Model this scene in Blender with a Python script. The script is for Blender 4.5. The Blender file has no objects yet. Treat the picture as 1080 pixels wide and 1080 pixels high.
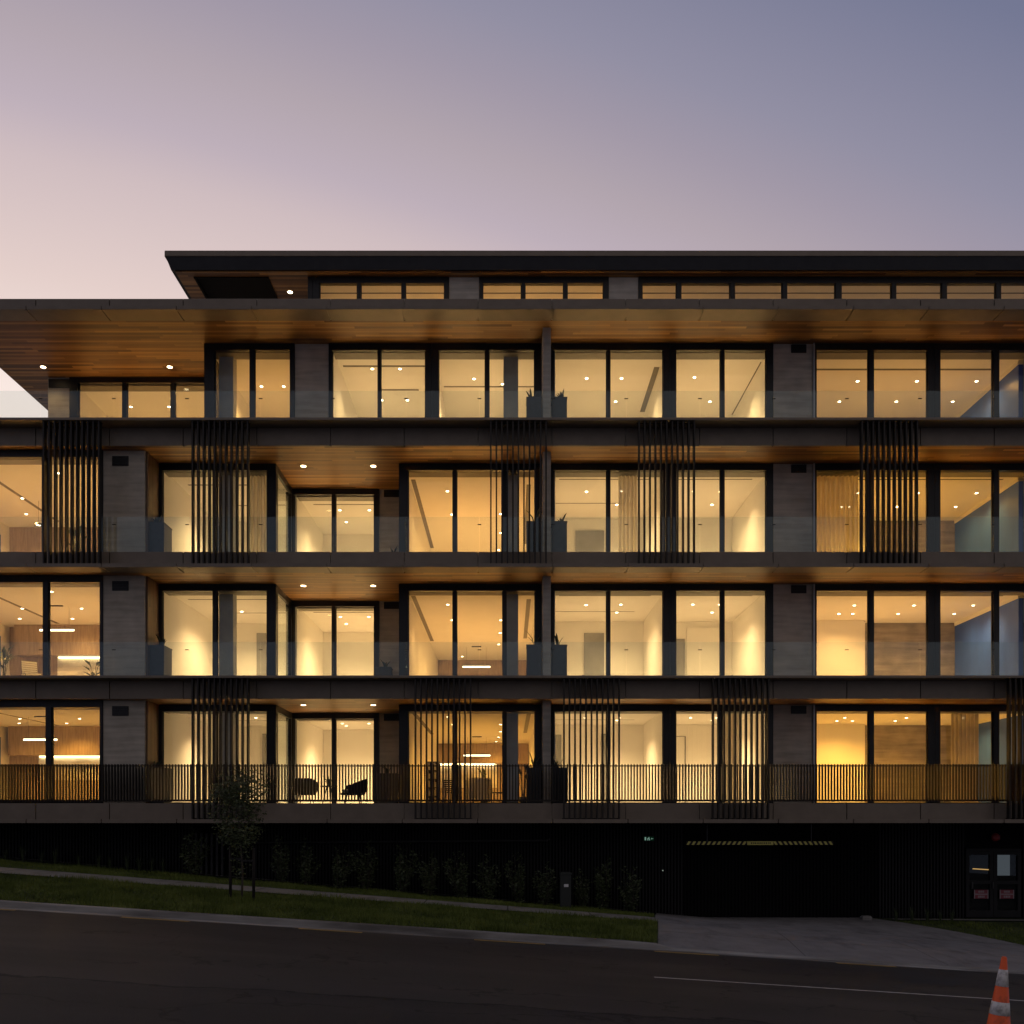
import bpy, math, random
from mathutils import Vector, Matrix
import numpy as np
random.seed(7); rng = np.random.default_rng(7)
R = math.radians
scene = bpy.context.scene
COL = scene.collection
CZ = 2.3            # eye height above the gutter
FPX, VX, VY = 972.0, 536.0, 867.0
def PX(px, d): return (px - VX) / FPX * d
def PZ(py, d): return CZ + (VY - py) / FPX * d

# ------------------------------------------------------------------ materials
def new_mat(name):
    m = bpy.data.materials.new(name); m.use_nodes = True
    nt = m.node_tree; nt.nodes.clear()
    out = nt.nodes.new('ShaderNodeOutputMaterial')
    return m, nt, out
def N(nt, t, **kw):
    n = nt.nodes.new(t)
    for k, v in kw.items():
        if k in n.inputs: n.inputs[k].default_value = v
        else: setattr(n, k, v)
    return n
def L(nt, a, b): nt.links.new(a, b)
def ramp(nt, fac, stops):
    r = nt.nodes.new('ShaderNodeValToRGB'); e = r.color_ramp.elements
    while len(e) < len(stops): e.new(0.5)
    for i, (p, c) in enumerate(stops): e[i].position = p; e[i].color = (*c, 1)
    L(nt, fac, r.inputs['Fac']); return r.outputs['Color']
def coords(nt, scale=(1, 1, 1)):
    tc = N(nt, 'ShaderNodeTexCoord'); mp = N(nt, 'ShaderNodeMapping'); mp.inputs['Scale'].default_value = scale
    L(nt, tc.outputs['Object'], mp.inputs['Vector']); return mp.outputs['Vector']
def mat_noise(name, c0, c1, scale=8, stretch=(1, 1, 1), rough=0.6, metal=0.0, bump=0.0, detail=6, rvar=0.1, spec=0.5, p0=.3, p1=.7):
    m, nt, out = new_mat(name)
    b = N(nt, 'ShaderNodeBsdfPrincipled'); L(nt, b.outputs[0], out.inputs[0])
    v = coords(nt, stretch); n = N(nt, 'ShaderNodeTexNoise', Scale=scale, Detail=detail); L(nt, v, n.inputs['Vector'])
    L(nt, ramp(nt, n.outputs['Fac'], [(p0, c0), (p1, c1)]), b.inputs['Base Color'])
    mr = N(nt, 'ShaderNodeMapRange'); mr.inputs[3].default_value = rough - rvar; mr.inputs[4].default_value = rough + rvar
    L(nt, n.outputs['Fac'], mr.inputs[0]); L(nt, mr.outputs[0], b.inputs['Roughness'])
    b.inputs['Metallic'].default_value = metal; b.inputs['Specular IOR Level'].default_value = spec
    if bump:
        bp = N(nt, 'ShaderNodeBump', Strength=bump, Distance=0.02); L(nt, n.outputs['Fac'], bp.inputs['Height']); L(nt, bp.outputs[0], b.inputs['Normal'])
    return m
def mat_emit(name, col, s):
    m, nt, out = new_mat(name)
    e = N(nt, 'ShaderNodeEmission', Strength=s); e.inputs[0].default_value = (*col, 1); L(nt, e.outputs[0], out.inputs[0]); return m
def mat_glass(name, tint, base):
    m, nt, out = new_mat(name)
    t = N(nt, 'ShaderNodeBsdfTransparent'); t.inputs[0].default_value = (*tint, 1)
    g = N(nt, 'ShaderNodeBsdfGlossy', Roughness=0.0); g.inputs[0].default_value = (.76, .92, 1, 1)
    lw = N(nt, 'ShaderNodeLayerWeight', Blend=0.5)
    p = N(nt, 'ShaderNodeMath', operation='POWER'); p.inputs[1].default_value = 5.0; L(nt, lw.outputs['Facing'], p.inputs[0])
    ma = N(nt, 'ShaderNodeMath', operation='MULTIPLY_ADD'); ma.inputs[1].default_value = 1 - base; ma.inputs[2].default_value = base; L(nt, p.outputs[0], ma.inputs[0])
    mx = N(nt, 'ShaderNodeMixShader'); L(nt, ma.outputs[0], mx.inputs[0]); L(nt, t.outputs[0], mx.inputs[1]); L(nt, g.outputs[0], mx.inputs[2])
    L(nt, mx.outputs[0], out.inputs[0]); return m
def mat_boards(name, cols, w=2.4, h=0.09, rough=0.45, axes='xy', gap=0.004):
    m, nt, out = new_mat(name)
    b = N(nt, 'ShaderNodeBsdfPrincipled', Roughness=rough); L(nt, b.outputs[0], out.inputs[0])
    tc = N(nt, 'ShaderNodeTexCoord'); s = N(nt, 'ShaderNodeSeparateXYZ'); L(nt, tc.outputs['Object'], s.inputs[0])
    c = N(nt, 'ShaderNodeCombineXYZ'); idx = {'x': 0, 'y': 1, 'z': 2}
    L(nt, s.outputs[idx[axes[0]]], c.inputs[0]); L(nt, s.outputs[idx[axes[1]]], c.inputs[1])
    def math_(op, a, bv):
        q = N(nt, 'ShaderNodeMath', operation=op); L(nt, a, q.inputs[0])
        if isinstance(bv, (int, float)): q.inputs[1].default_value = bv
        else: L(nt, bv, q.inputs[1])
        return q.outputs[0]
    row = math_('DIVIDE', s.outputs[idx[axes[1]]], h); rowi = math_('FLOOR', row, 0)
    wn = N(nt, 'ShaderNodeTexWhiteNoise', noise_dimensions='1D'); L(nt, rowi, wn.inputs['W'])
    col = math_('ADD', math_('DIVIDE', s.outputs[idx[axes[0]]], w), math_('MULTIPLY', wn.outputs['Value'], 7.0)); coli = math_('FLOOR', col, 0)
    cc = N(nt, 'ShaderNodeCombineXYZ'); L(nt, rowi, cc.inputs[0]); L(nt, coli, cc.inputs[1])
    wn2 = N(nt, 'ShaderNodeTexWhiteNoise', noise_dimensions='2D'); L(nt, cc.outputs[0], wn2.inputs['Vector'])
    mp = N(nt, 'ShaderNodeMapping'); mp.inputs['Scale'].default_value = (2, 40, 40); L(nt, c.outputs[0], mp.inputs['Vector'])
    no = N(nt, 'ShaderNodeTexNoise', Scale=1.0, Detail=5); L(nt, mp.outputs[0], no.inputs['Vector'])
    v = math_('ADD', math_('MULTIPLY', wn2.outputs['Value'], .7), math_('MULTIPLY', no.outputs['Fac'], .35))
    base = ramp(nt, v, [(.1, cols[0]), (.5, cols[1]), (.9, cols[2])])
    fr = math_('FRACT', row, 0); g1 = math_('LESS_THAN', fr, gap / h)
    mix = N(nt, 'ShaderNodeMixRGB'); mix.inputs[2].default_value = (.01, .006, .004, 1); L(nt, g1, mix.inputs[0]); L(nt, base, mix.inputs[1])
    L(nt, mix.outputs[0], b.inputs['Base Color'])
    return m

M = {}
M['bronze'] = mat_noise('bronze_metal', (.18, .147, .115), (.22, .183, .144), 3, (1, 1, 1), .5, .25, rvar=.05)
M['black'] = mat_noise('black_metal', (.012, .012, .013), (.02, .02, .022), 6, rough=.45, metal=.2, rvar=.05)
M['frame'] = mat_noise('dark_frame', (.012, .012, .014), (.018, .018, .02), 5, rough=.4, metal=.3, rvar=.05)
M['fin'] = mat_noise('dark_bronze_fin', (.012, .0095, .008), (.02, .016, .0135), 5, (1, 1, .3), .5, .2)
M['slat'] = mat_noise('bronze_slat', (.013, .0095, .0065), (.021, .015, .0105), 5, (1, 1, .3), .45, .3)
M['pale_metal'] = mat_noise('pale_metal', (.35, .36, .38), (.45, .46, .48), 5, rough=.4, metal=.6)
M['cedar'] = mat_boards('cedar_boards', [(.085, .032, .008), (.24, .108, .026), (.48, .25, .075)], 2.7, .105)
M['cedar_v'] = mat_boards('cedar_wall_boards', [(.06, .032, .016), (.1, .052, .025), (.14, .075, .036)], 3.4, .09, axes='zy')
M['veneer'] = mat_noise('wood_veneer', (.24, .18, .14), (.36, .28, .22), 3, (6, 6, .7), .5)
M['concrete'] = None
def concrete(name, c0, c1):
    m, nt, out = new_mat(name)
    b = N(nt, 'ShaderNodeBsdfPrincipled', Roughness=.8); L(nt, b.outputs[0], out.inputs[0])
    n1 = N(nt, 'ShaderNodeTexNoise', Scale=1.0, Detail=5); L(nt, coords(nt, (.8, .8, 9)), n1.inputs['Vector'])
    n2 = N(nt, 'ShaderNodeTexNoise', Scale=2.2, Detail=8); L(nt, coords(nt), n2.inputs['Vector'])
    mx = N(nt, 'ShaderNodeMixRGB'); mx.inputs[0].default_value = .45; L(nt, n1.outputs['Fac'], mx.inputs[1]); L(nt, n2.outputs['Fac'], mx.inputs[2])
    L(nt, ramp(nt, mx.outputs[0], [(.36, c0), (.62, c1)]), b.inputs['Base Color'])
    tc = N(nt, 'ShaderNodeTexCoord'); s = N(nt, 'ShaderNodeSeparateXYZ'); L(nt, tc.outputs['Object'], s.inputs[0])
    q = N(nt, 'ShaderNodeMath', operation='PINGPONG'); q.inputs[1].default_value = .075; L(nt, s.outputs[2], q.inputs[0])
    r = N(nt, 'ShaderNodeMath', operation='LESS_THAN'); r.inputs[1].default_value = .006; L(nt, q.outputs[0], r.inputs[0])
    ad = N(nt, 'ShaderNodeMath', operation='SUBTRACT'); L(nt, mx.outputs[0], ad.inputs[0]); L(nt, r.outputs[0], ad.inputs[1])
    bp = N(nt, 'ShaderNodeBump', Strength=.25, Distance=.008); L(nt, ad.outputs[0], bp.inputs['Height']); L(nt, bp.outputs[0], b.inputs['Normal'])
    return m
M['concrete'] = concrete('board_formed_concrete', (.37, .335, .28), (.56, .51, .435))
M['column'] = mat_noise('pale_grey_column', (.33, .35, .37), (.4, .42, .44), 3, rough=.6)
M['concrete_in'] = concrete('interior_concrete_panel', (.19, .165, .145), (.34, .3, .26))
M['paint'] = mat_noise('warm_white_paint', (.82, .80, .76), (.85, .83, .79), 2, rough=.7, spec=.2)
M['ceiling'] = mat_noise('ceiling_paint', (.8, .78, .75), (.83, .81, .78), 2, rough=.8, spec=.1)
M['pelmet'] = mat_noise('grey_pelmet', (.16, .155, .15), (.19, .185, .18), 3, rough=.7)
M['carpet'] = mat_noise('pale_carpet', (.66, .62, .56), (.74, .7, .64), 40, rough=.9, spec=.1)
M['tile'] = mat_noise('balcony_paver', (.2, .195, .19), (.28, .27, .265), 6, rough=.7)
M['dusk_blue'] = mat_noise('dusk_blue_panel', (.03, .085, .42), (.045, .115, .52), 3, (1, 1, .4), .35)  # blue of the dusk outside, painted onto solid panels
M['grey_door'] = mat_noise('grey_joinery', (.22, .22, .22), (.27, .27, .27), 3, rough=.5)
M['marble'] = mat_noise('veined_marble', (.62, .6, .57), (.8, .78, .75), 1.6, (1, 1, 2.2), .3, detail=10, p0=.42, p1=.5)
M['dark_slot'] = mat_noise('grey_slot', (.12, .11, .10), (.16, .15, .14), 5, rough=.6)
M['glass'] = mat_glass('window_glass', (.97, .97, .955), .025)
M['bglass'] = mat_glass('balustrade_glass', (.95, .975, .967), .052)
M['planter'] = mat_noise('charcoal_planter', (.028, .033, .042), (.045, .05, .06), 7, rough=.6)
M['blackwall'] = mat_noise('black_cladding', (.004, .004, .005), (.008, .008, .009), 4, (1, 1, .2), .8, spec=.12)
M['battens'] = mat_noise('black_battens', (.008, .008, .0095), (.014, .014, .016), 4, (1, 1, .2), .6, spec=.3)
M['greyslat'] = mat_noise('grey_slat', (.03, .03, .031), (.05, .05, .051), 4, rough=.6)
M['roofmetal'] = mat_noise('roof_metal', (.02, .02, .022), (.03, .03, .033), 4, rough=.45, metal=.3)
M['lamp'] = mat_emit('downlight_glow', (1, .80, .50), 22)
M['lamp_ext'] = mat_emit('soffit_glow', (1, .74, .40), 16)
M['strip'] = mat_emit('led_strip', (1, .72, .32), 9)
M['pend'] = mat_emit('pendant_glow', (1, .8, .5), 6)
M['door_strip'] = mat_emit('door_strip_glow', (1, .6, .2), .6)
M['screen'] = mat_emit('door_panel_glow', (.3, .36, .42), .17)  # added glow for the pale panel in the entrance door
M['exitw'] = mat_emit('exit_white', (.5, .85, .7), .28)
M['exitg'] = mat_emit('exit_green', (.02, .3, .12), .03)
M['led'] = mat_emit('small_led', (.8, .95, .8), .3)
M['red'] = mat_noise('red_paint', (.28, .03, .03), (.36, .045, .04), 5, rough=.4)
M['signwhite'] = mat_noise('sign_white', (.3, .24, .26), (.36, .3, .32), 5)
M['redsign'] = mat_noise('red_sign', (.2, .03, .045), (.26, .04, .06), 5, rough=.5)
M['white'] = mat_noise('white_paint', (.7, .7, .7), (.78, .78, .78), 5, rough=.5)
M['yellow'] = mat_noise('yellow_paint', (.8, .72, .17), (.88, .8, .22), 5, rough=.5)
M['orange'] = mat_noise('cone_orange', (.42, .07, .025), (.9, .125, .025), 7, rough=.55, detail=10, p0=.3, p1=.48)
M['reflective'] = mat_noise('reflective_collar', (.3, .28, .26), (.72, .7, .68), 16, rough=.45, p0=.3, p1=.55)
M['rubber'] = mat_noise('black_rubber', (.015, .015, .015), (.03, .03, .03), 8, rough=.8)
M['chair'] = mat_noise('dark_wicker', (.018, .016, .015), (.035, .03, .027), 40, (1, 1, 3), .7)
M['cushion'] = mat_noise('cushion_fabric', (.32, .3, .27), (.4, .38, .34), 20, rough=.9)
def sheer():
    m, nt, out = new_mat('sheer_linen')
    n = N(nt, 'ShaderNodeTexNoise', Scale=20.0); L(nt, coords(nt, (1, 1, .1)), n.inputs['Vector'])
    c = ramp(nt, n.outputs['Fac'], [(.3, (.66, .6, .5)), (.7, (.76, .7, .6))])
    a = N(nt, 'ShaderNodeBsdfDiffuse'); b = N(nt, 'ShaderNodeBsdfTranslucent'); t = N(nt, 'ShaderNodeBsdfTransparent')
    L(nt, c, a.inputs[0]); L(nt, c, b.inputs[0])
    x = N(nt, 'ShaderNodeMixShader'); x.inputs[0].default_value = .65; L(nt, a.outputs[0], x.inputs[1]); L(nt, b.outputs[0], x.inputs[2])
    y = N(nt, 'ShaderNodeMixShader'); y.inputs[0].default_value = .35; L(nt, x.outputs[0], y.inputs[1]); L(nt, t.outputs[0], y.inputs[2]); L(nt, y.outputs[0], out.inputs[0]); return m
M['curtain'] = sheer()
M['leaf'] = mat_noise('tree_leaf', (.035, .05, .02), (.1, .125, .045), 9, rough=.55)
M['shrub'] = mat_noise('shrub_leaf', (.028, .042, .018), (.08, .105, .04), 9, rough=.5)
M['succ'] = mat_noise('succulent_leaf', (.02, .03, .022), (.05, .07, .045), 9, rough=.5)
M['bark'] = mat_noise('bark', (.05, .04, .03), (.1, .085, .07), 20, (1, 1, .3), .9)
M['stake'] = mat_noise('stake_wood', (.01, .008, .007), (.02, .016, .013), 20, (1, 1, .2), .9)
M['utility'] = mat_noise('green_grey_cabinet', (.016, .02, .018), (.024, .029, .026), 6, rough=.6)
M['path'] = mat_noise('path_concrete', (.21, .2, .185), (.29, .275, .255), 2.5, (1, 1, 1), .85, bump=.1, detail=10)
M['drive'] = mat_noise('drive_concrete', (.2, .195, .205), (.265, .258, .268), 1.6, (.7, 1, 1), .85, bump=.1, detail=10)
def slab_mat(name, c0, c1, dirt):
    m, nt, out = new_mat(name)
    b = N(nt, 'ShaderNodeBsdfPrincipled', Roughness=.85); L(nt, b.outputs[0], out.inputs[0])
    n1 = N(nt, 'ShaderNodeTexNoise', Scale=2.2, Detail=10); L(nt, coords(nt), n1.inputs['Vector'])
    n2 = N(nt, 'ShaderNodeTexNoise', Scale=.8, Detail=12, Roughness=.7); L(nt, coords(nt, (1.6, .7, 1)), n2.inputs['Vector'])
    base = ramp(nt, n1.outputs['Fac'], [(.3, c0), (.7, c1)])
    st = N(nt, 'ShaderNodeMapRange'); st.inputs[1].default_value = .5; st.inputs[2].default_value = .66; L(nt, n2.outputs['Fac'], st.inputs[0])
    mx = N(nt, 'ShaderNodeMixRGB', blend_type='MULTIPLY'); mx.inputs[2].default_value = (*dirt, 1); L(nt, st.outputs[0], mx.inputs[0]); L(nt, base, mx.inputs[1]); L(nt, mx.outputs[0], b.inputs['Base Color'])
    bp = N(nt, 'ShaderNodeBump', Strength=.15, Distance=.01); L(nt, n1.outputs['Fac'], bp.inputs['Height']); L(nt, bp.outputs[0], b.inputs['Normal'])
    return m
M['path'] = slab_mat('path_concrete', (.22, .21, .19), (.3, .285, .262), (.62, .6, .56))
M['drive'] = slab_mat('drive_concrete', (.2, .195, .2), (.265, .258, .262), (.62, .61, .62))
M['kerb'] = mat_noise('kerb_concrete', (.11, .102, .094), (.38, .37, .355), 1.0, (.5, 2, 2.5), .85, detail=12, p0=.36, p1=.68)
M['soil'] = mat_noise('soil', (.02, .017, .012), (.05, .042, .03), 3, rough=.95, bump=.3)
M['turf'] = mat_noise('turf_base', (.02, .032, .01), (.045, .06, .02), 3, rough=.95, bump=.4)
def grass_mat():
    m, nt, out = new_mat('grass_blade')
    b = N(nt, 'ShaderNodeBsdfPrincipled', Roughness=.6); L(nt, b.outputs[0], out.inputs[0])
    b.inputs['Specular IOR Level'].default_value = .2
    n1 = N(nt, 'ShaderNodeTexNoise', Scale=1.3, Detail=4); L(nt, coords(nt), n1.inputs['Vector'])
    n2 = N(nt, 'ShaderNodeTexNoise', Scale=40, Detail=2); L(nt, coords(nt), n2.inputs['Vector'])
    mx = N(nt, 'ShaderNodeMixRGB'); mx.inputs[0].default_value = .4; L(nt, n1.outputs['Fac'], mx.inputs[1]); L(nt, n2.outputs['Fac'], mx.inputs[2])
    L(nt, ramp(nt, mx.outputs[0], [(.35, (.055, .08, .014)), (.5, (.11, .145, .026)), (.68, (.2, .235, .055))]), b.inputs['Base Color'])
    return m
M['grass'] = grass_mat()
def asphalt():
    m, nt, out = new_mat('asphalt')
    b = N(nt, 'ShaderNodeBsdfPrincipled', Roughness=.8); L(nt, b.outputs[0], out.inputs[0])
    b.inputs['Specular IOR Level'].default_value = .3
    n1 = N(nt, 'ShaderNodeTexNoise', Scale=1.0, Detail=8); L(nt, coords(nt, (.25, .9, 1)), n1.inputs['Vector'])
    n2 = N(nt, 'ShaderNodeTexNoise', Scale=70, Detail=3); L(nt, coords(nt), n2.inputs['Vector'])
    n3 = N(nt, 'ShaderNodeTexNoise', Scale=1.1, Detail=9, Roughness=.65); L(nt, coords(nt, (.5, 1.2, 1)), n3.inputs['Vector'])
    mx = N(nt, 'ShaderNodeMixRGB'); mx.inputs[0].default_value = .3; L(nt, n1.outputs['Fac'], mx.inputs[1]); L(nt, n2.outputs['Fac'], mx.inputs[2])
    base = ramp(nt, mx.outputs[0], [(.3, (.03, .028, .027)), (.5, (.041, .038, .036)), (.72, (.06, .055, .052))])
    # old seal towards the near lane: darker, with an irregular broken edge
    tc = N(nt, 'ShaderNodeTexCoord'); s = N(nt, 'ShaderNodeSeparateXYZ'); L(nt, tc.outputs['Object'], s.inputs[0])
    a = N(nt, 'ShaderNodeMath', operation='MULTIPLY_ADD'); L(nt, n3.outputs['Fac'], a.inputs[0]); a.inputs[1].default_value = 1.1; L(nt, s.outputs[1], a.inputs[2])
    d = N(nt, 'ShaderNodeMath', operation='LESS_THAN'); L(nt, a.outputs[0], d.inputs[0]); d.inputs[1].default_value = 11.55
    e = N(nt, 'ShaderNodeMath', operation='COMPARE'); L(nt, a.outputs[0], e.inputs[0]); e.inputs[1].default_value = 11.55; e.inputs[2].default_value = .035
    m1 = N(nt, 'ShaderNodeMixRGB', blend_type='MULTIPLY'); m1.inputs[2].default_value = (.82, .82, .84, 1); L(nt, d.outputs[0], m1.inputs[0]); L(nt, base, m1.inputs[1])
    m2 = N(nt, 'ShaderNodeMixRGB'); m2.inputs[2].default_value = (.012, .012, .012, 1); L(nt, e.outputs[0], m2.inputs[0]); L(nt, m1.outputs[0], m2.inputs[1])
    vo = N(nt, 'ShaderNodeTexVoronoi', feature='DISTANCE_TO_EDGE', Scale=.55)
    wv = N(nt, 'ShaderNodeTexNoise', Scale=1.6, Detail=5); L(nt, coords(nt), wv.inputs['Vector'])
    va = N(nt, 'ShaderNodeMixRGB', blend_type='ADD'); va.inputs[0].default_value = .9; L(nt, coords(nt, (.6, 1, 1)), va.inputs[1]); L(nt, wv.outputs['Color'], va.inputs[2]); L(nt, va.outputs[0], vo.inputs['Vector'])
    ck = N(nt, 'ShaderNodeMath', operation='LESS_THAN'); ck.inputs[1].default_value = .011; L(nt, vo.outputs['Distance'], ck.inputs[0])
    mk = N(nt, 'ShaderNodeMath', operation='GREATER_THAN'); mk.inputs[1].default_value = .5; L(nt, n3.outputs['Fac'], mk.inputs[0])
    cm = N(nt, 'ShaderNodeMath', operation='MULTIPLY'); L(nt, ck.outputs[0], cm.inputs[0]); L(nt, mk.outputs[0], cm.inputs[1])
    cs = N(nt, 'ShaderNodeMath', operation='MULTIPLY'); cs.inputs[1].default_value = .75; L(nt, cm.outputs[0], cs.inputs[0])
    m3 = N(nt, 'ShaderNodeMixRGB'); m3.inputs[2].default_value = (.014, .013, .013, 1); L(nt, cs.outputs[0], m3.inputs[0]); L(nt, m2.outputs[0], m3.inputs[1])
    L(nt, m3.outputs[0], b.inputs['Base Color'])
    st = N(nt, 'ShaderNodeMath', operation='MULTIPLY_ADD'); L(nt, d.outputs[0], st.inputs[0]); st.inputs[1].default_value = .75; st.inputs[2].default_value = .3
    bp = N(nt, 'ShaderNodeBump', Distance=.02); L(nt, st.outputs[0], bp.inputs['Strength']); L(nt, n2.outputs['Fac'], bp.inputs['Height']); L(nt, bp.outputs[0], b.inputs['Normal'])
    return m
M['asphalt'] = asphalt()
M['roadwhite'] = mat_noise('road_white', (.35, .35, .35), (.6, .6, .6), 6, rough=.7)
M['roadyellow'] = mat_noise('road_yellow', (.25, .165, .04), (.46, .3, .075), 6, rough=.7)

# ------------------------------------------------------------------ mesh helpers
class MB:
    def __init__(s): s.v = []; s.f = []; s.m = []; s.smooth = []
    def poly(s, pts, mi=0, sm=False):
        n = len(s.v); s.v += [tuple(p) for p in pts]; s.f.append(tuple(range(n, n + len(pts)))); s.m.append(mi); s.smooth.append(sm)
    def box(s, x0, x1, y0, y1, z0, z1, mi=0):
        if x0 > x1: x0, x1 = x1, x0
        if y0 > y1: y0, y1 = y1, y0
        if z0 > z1: z0, z1 = z1, z0
        n = len(s.v)
        s.v += [(x, y, z) for z in (z0, z1) for y in (y0, y1) for x in (x0, x1)]
        for q in ((0, 2, 3, 1), (4, 5, 7, 6), (0, 1, 5, 4), (2, 6, 7, 3), (0, 4, 6, 2), (1, 3, 7, 5)):
            s.f.append(tuple(n + i for i in q)); s.m.append(mi); s.smooth.append(False)
    def tube(s, pts, rad, seg=8, mi=0):
        pts = [Vector(p) for p in pts]
        if not hasattr(rad, '__len__'): rad = [rad] * len(pts)
        n = len(s.v)
        for i, p in enumerate(pts):
            d = (pts[min(i + 1, len(pts) - 1)] - pts[max(i - 1, 0)]).normalized()
            u = d.orthogonal().normalized() if i == 0 else (u - d * u.dot(d)).normalized()
            w = d.cross(u)
            for k in range(seg):
                a = 2 * math.pi * k / seg; s.v.append(tuple(p + (u * math.cos(a) + w * math.sin(a)) * rad[i]))
        for i in range(len(pts) - 1):
            for k in range(seg):
                a, b = n + i * seg + k, n + i * seg + (k + 1) % seg
                s.f.append((a, b, b + seg, a + seg)); s.m.append(mi); s.smooth.append(True)
        s.f.append(tuple(n + k for k in reversed(range(seg)))); s.m.append(mi); s.smooth.append(False)
        e = n + (len(pts) - 1) * seg
        s.f.append(tuple(e + k for k in range(seg))); s.m.append(mi); s.smooth.append(False)
    def lathe(s, c, prof, seg=24, mis=None, a0=0, a1=2 * math.pi):
        full = abs(a1 - a0 - 2 * math.pi) < 1e-6; n = len(s.v); cnt = seg if full else seg + 1
        for (r, z) in prof:
            for k in range(cnt):
                a = a0 + (a1 - a0) * k / seg; s.v.append((c[0] + r * math.cos(a), c[1] + r * math.sin(a), c[2] + z))
        for i in range(len(prof) - 1):
            for k in range(seg):
                a, b = n + i * cnt + k, n + i * cnt + (k + 1) % cnt
                s.f.append((a, b, b + cnt, a + cnt)); s.m.append(mis[min(i, len(mis) - 1)] if mis else 0); s.smooth.append(True)
    def build(s, name, mats, parent=None, root=None, props=None):
        off = Vector(root.location) if root is not None else Vector((0, 0, 0))
        me = bpy.data.meshes.new(name)
        me.from_pydata([(a - off.x, b - off.y, c - off.z) for a, b, c in s.v], [], s.f)
        for m in (mats if isinstance(mats, (list, tuple)) else [mats]): me.materials.append(M[m])
        me.polygons.foreach_set('material_index', s.m); me.polygons.foreach_set('use_smooth', s.smooth); me.update()
        o = bpy.data.objects.new(name, me); COL.objects.link(o)
        if parent is not None: o.parent = parent
        for k, v in (props or {}).items(): o[k] = v
        return o
def empty(name, loc, label, cat, group=None):
    o = bpy.data.objects.new(name, None); COL.objects.link(o); o.location = loc; o.empty_display_size = .2
    o['label'] = label; o['category'] = cat
    if group: o['group'] = group
    return o
def struct(name, mb, mats): return mb.build(name, mats, props={'kind': 'structure'})
def copy_tree(o, label=None, loc=None, rz=None, parent=None, scale=None):
    c = o.copy(); COL.objects.link(c)
    if parent is not None: c.parent = parent
    if label: c['label'] = label
    if loc is not None: c.location = loc
    if rz is not None: c.rotation_euler = (0, 0, rz)
    if scale is not None: c.scale = scale
    for ch in list(o.children): copy_tree(ch, parent=c)
    return c

# ------------------------------------------------------------------ ground
def lerp(a, b, t): return a + (b - a) * t
def zwall(x): return max(.037 - .086 * x, -.454) if x > -40 else .037 + 3.44
LINES = [(-60, lambda x: -.064 * x - .3), (2, lambda x: -.064 * x + .04), (8, lambda x: -.064 * x + .09), (13, lambda x: -.064 * x + .09),
         (18.0, lambda x: -.064 * x), (18.15, lambda x: -.064 * x + .115), (21.5, lambda x: .227 - .074 * x), (22.9, lambda x: .203 - .0765 * x),
         (26.5, zwall), (90, lambda x: -.064 * x)]
def zg(x, d):
    for (d0, f0), (d1, f1) in zip(LINES, LINES[1:]):
        if d <= d1: return lerp(f0(x), f1(x), (d - d0) / (d1 - d0))
    return LINES[-1][1](x)
def patch(mb, d0, d1, xa, xb, nd, nx, dz=0.0, zf=None):
    zf = zf or zg
    fa = xa if callable(xa) else (lambda d: xa); fb = xb if callable(xb) else (lambda d: xb)
    n = len(mb.v)
    for i in range(nd + 1):
        d = lerp(d0, d1, i / nd)
        for j in range(nx + 1):
            x = lerp(fa(d), fb(d), j / nx); mb.v.append((x, d, zf(x, d) + dz))
    for i in range(nd):
        for j in range(nx):
            a = n + i * (nx + 1) + j; mb.f.append((a, a + 1, a + nx + 2, a + nx + 1)); mb.m.append(0); mb.smooth.append(True)
b = MB()
for d0, d1 in ((-60, 2), (2, 8), (8, 13), (13, 18), (18, 22.9), (22.9, 26.5), (26.5, 90)): patch(b, d0, d1, -90, 90, 2, 60, -.12)
struct('ground', b, 'soil')
b = MB()
for d0, d1 in ((-60, 2), (2, 8), (8, 13), (13, 18.0)): patch(b, d0, d1, -80, 80, 3, 20)
struct('road', b, 'asphalt')
edge = lambda d: lerp(2.95, 3.5, (d - 18.15) / 3.35)           # driveway's left edge
edge2 = lambda d: lerp(3.65, 4.25, (d - 22.9) / 3.6)
xr = lambda d: lerp(12.9, 10.7, (d - 22.9) / 3.1) if d < 26 else 10.7 - (d - 26) * .7
# kerb: full height left of the crossing, dropped along it
b = MB()
def kerb_run(xs, hgt):
    n = len(b.v)
    for x in xs:
        z0 = zg(x, 18.0)
        for (d, z) in ((17.72, z0 + .006), (18.0, z0 + .008), (18.02, z0 + hgt - .015), (18.035, z0 + hgt), (18.17, z0 + hgt + .003), (18.17, z0 - .1)): b.v.append((x, d, z))
    for i in range(len(xs) - 1):
        for k in range(5):
            a = n + i * 6 + k; b.f.append((a, a + 6, a + 7, a + 1)); b.m.append(0); b.smooth.append(False)
kerb_run([-60 + i * 62.2 / 80 for i in range(81)], .118)
n0 = len(b.v)
xs = [2.2, 2.9, 3.3, 6, 9, 11.2, 11.8, 60]; hs = [.118, .1, .03, .03, .03, .03, .1, .118]
for x, hgt in zip(xs, hs):
    z0 = zg(x, 18.0)
    for (d, z) in ((17.72, z0 + .006), (18.0, z0 + .008), (18.02, z0 + hgt - .012), (18.035, z0 + hgt), (18.17, z0 + hgt + .003), (18.17, z0 - .1)): b.v.append((x, d, z))
for i in range(len(xs) - 1):
    for k in range(5):
        a = n0 + i * 6 + k; b.f.append((a, a + 6, a + 7, a + 1)); b.m.append(0); b.smooth.append(False)
struct('kerb', b, 'kerb')
def zdrive(x, d):
    z = zg(x, d)
    if d < 20: z -= .085 * (20 - max(d, 18.15)) / 1.85 
    return z
b = MB(); patch(b, 18.15, 21.5, -60, edge, 8, 60, -.02)
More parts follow.
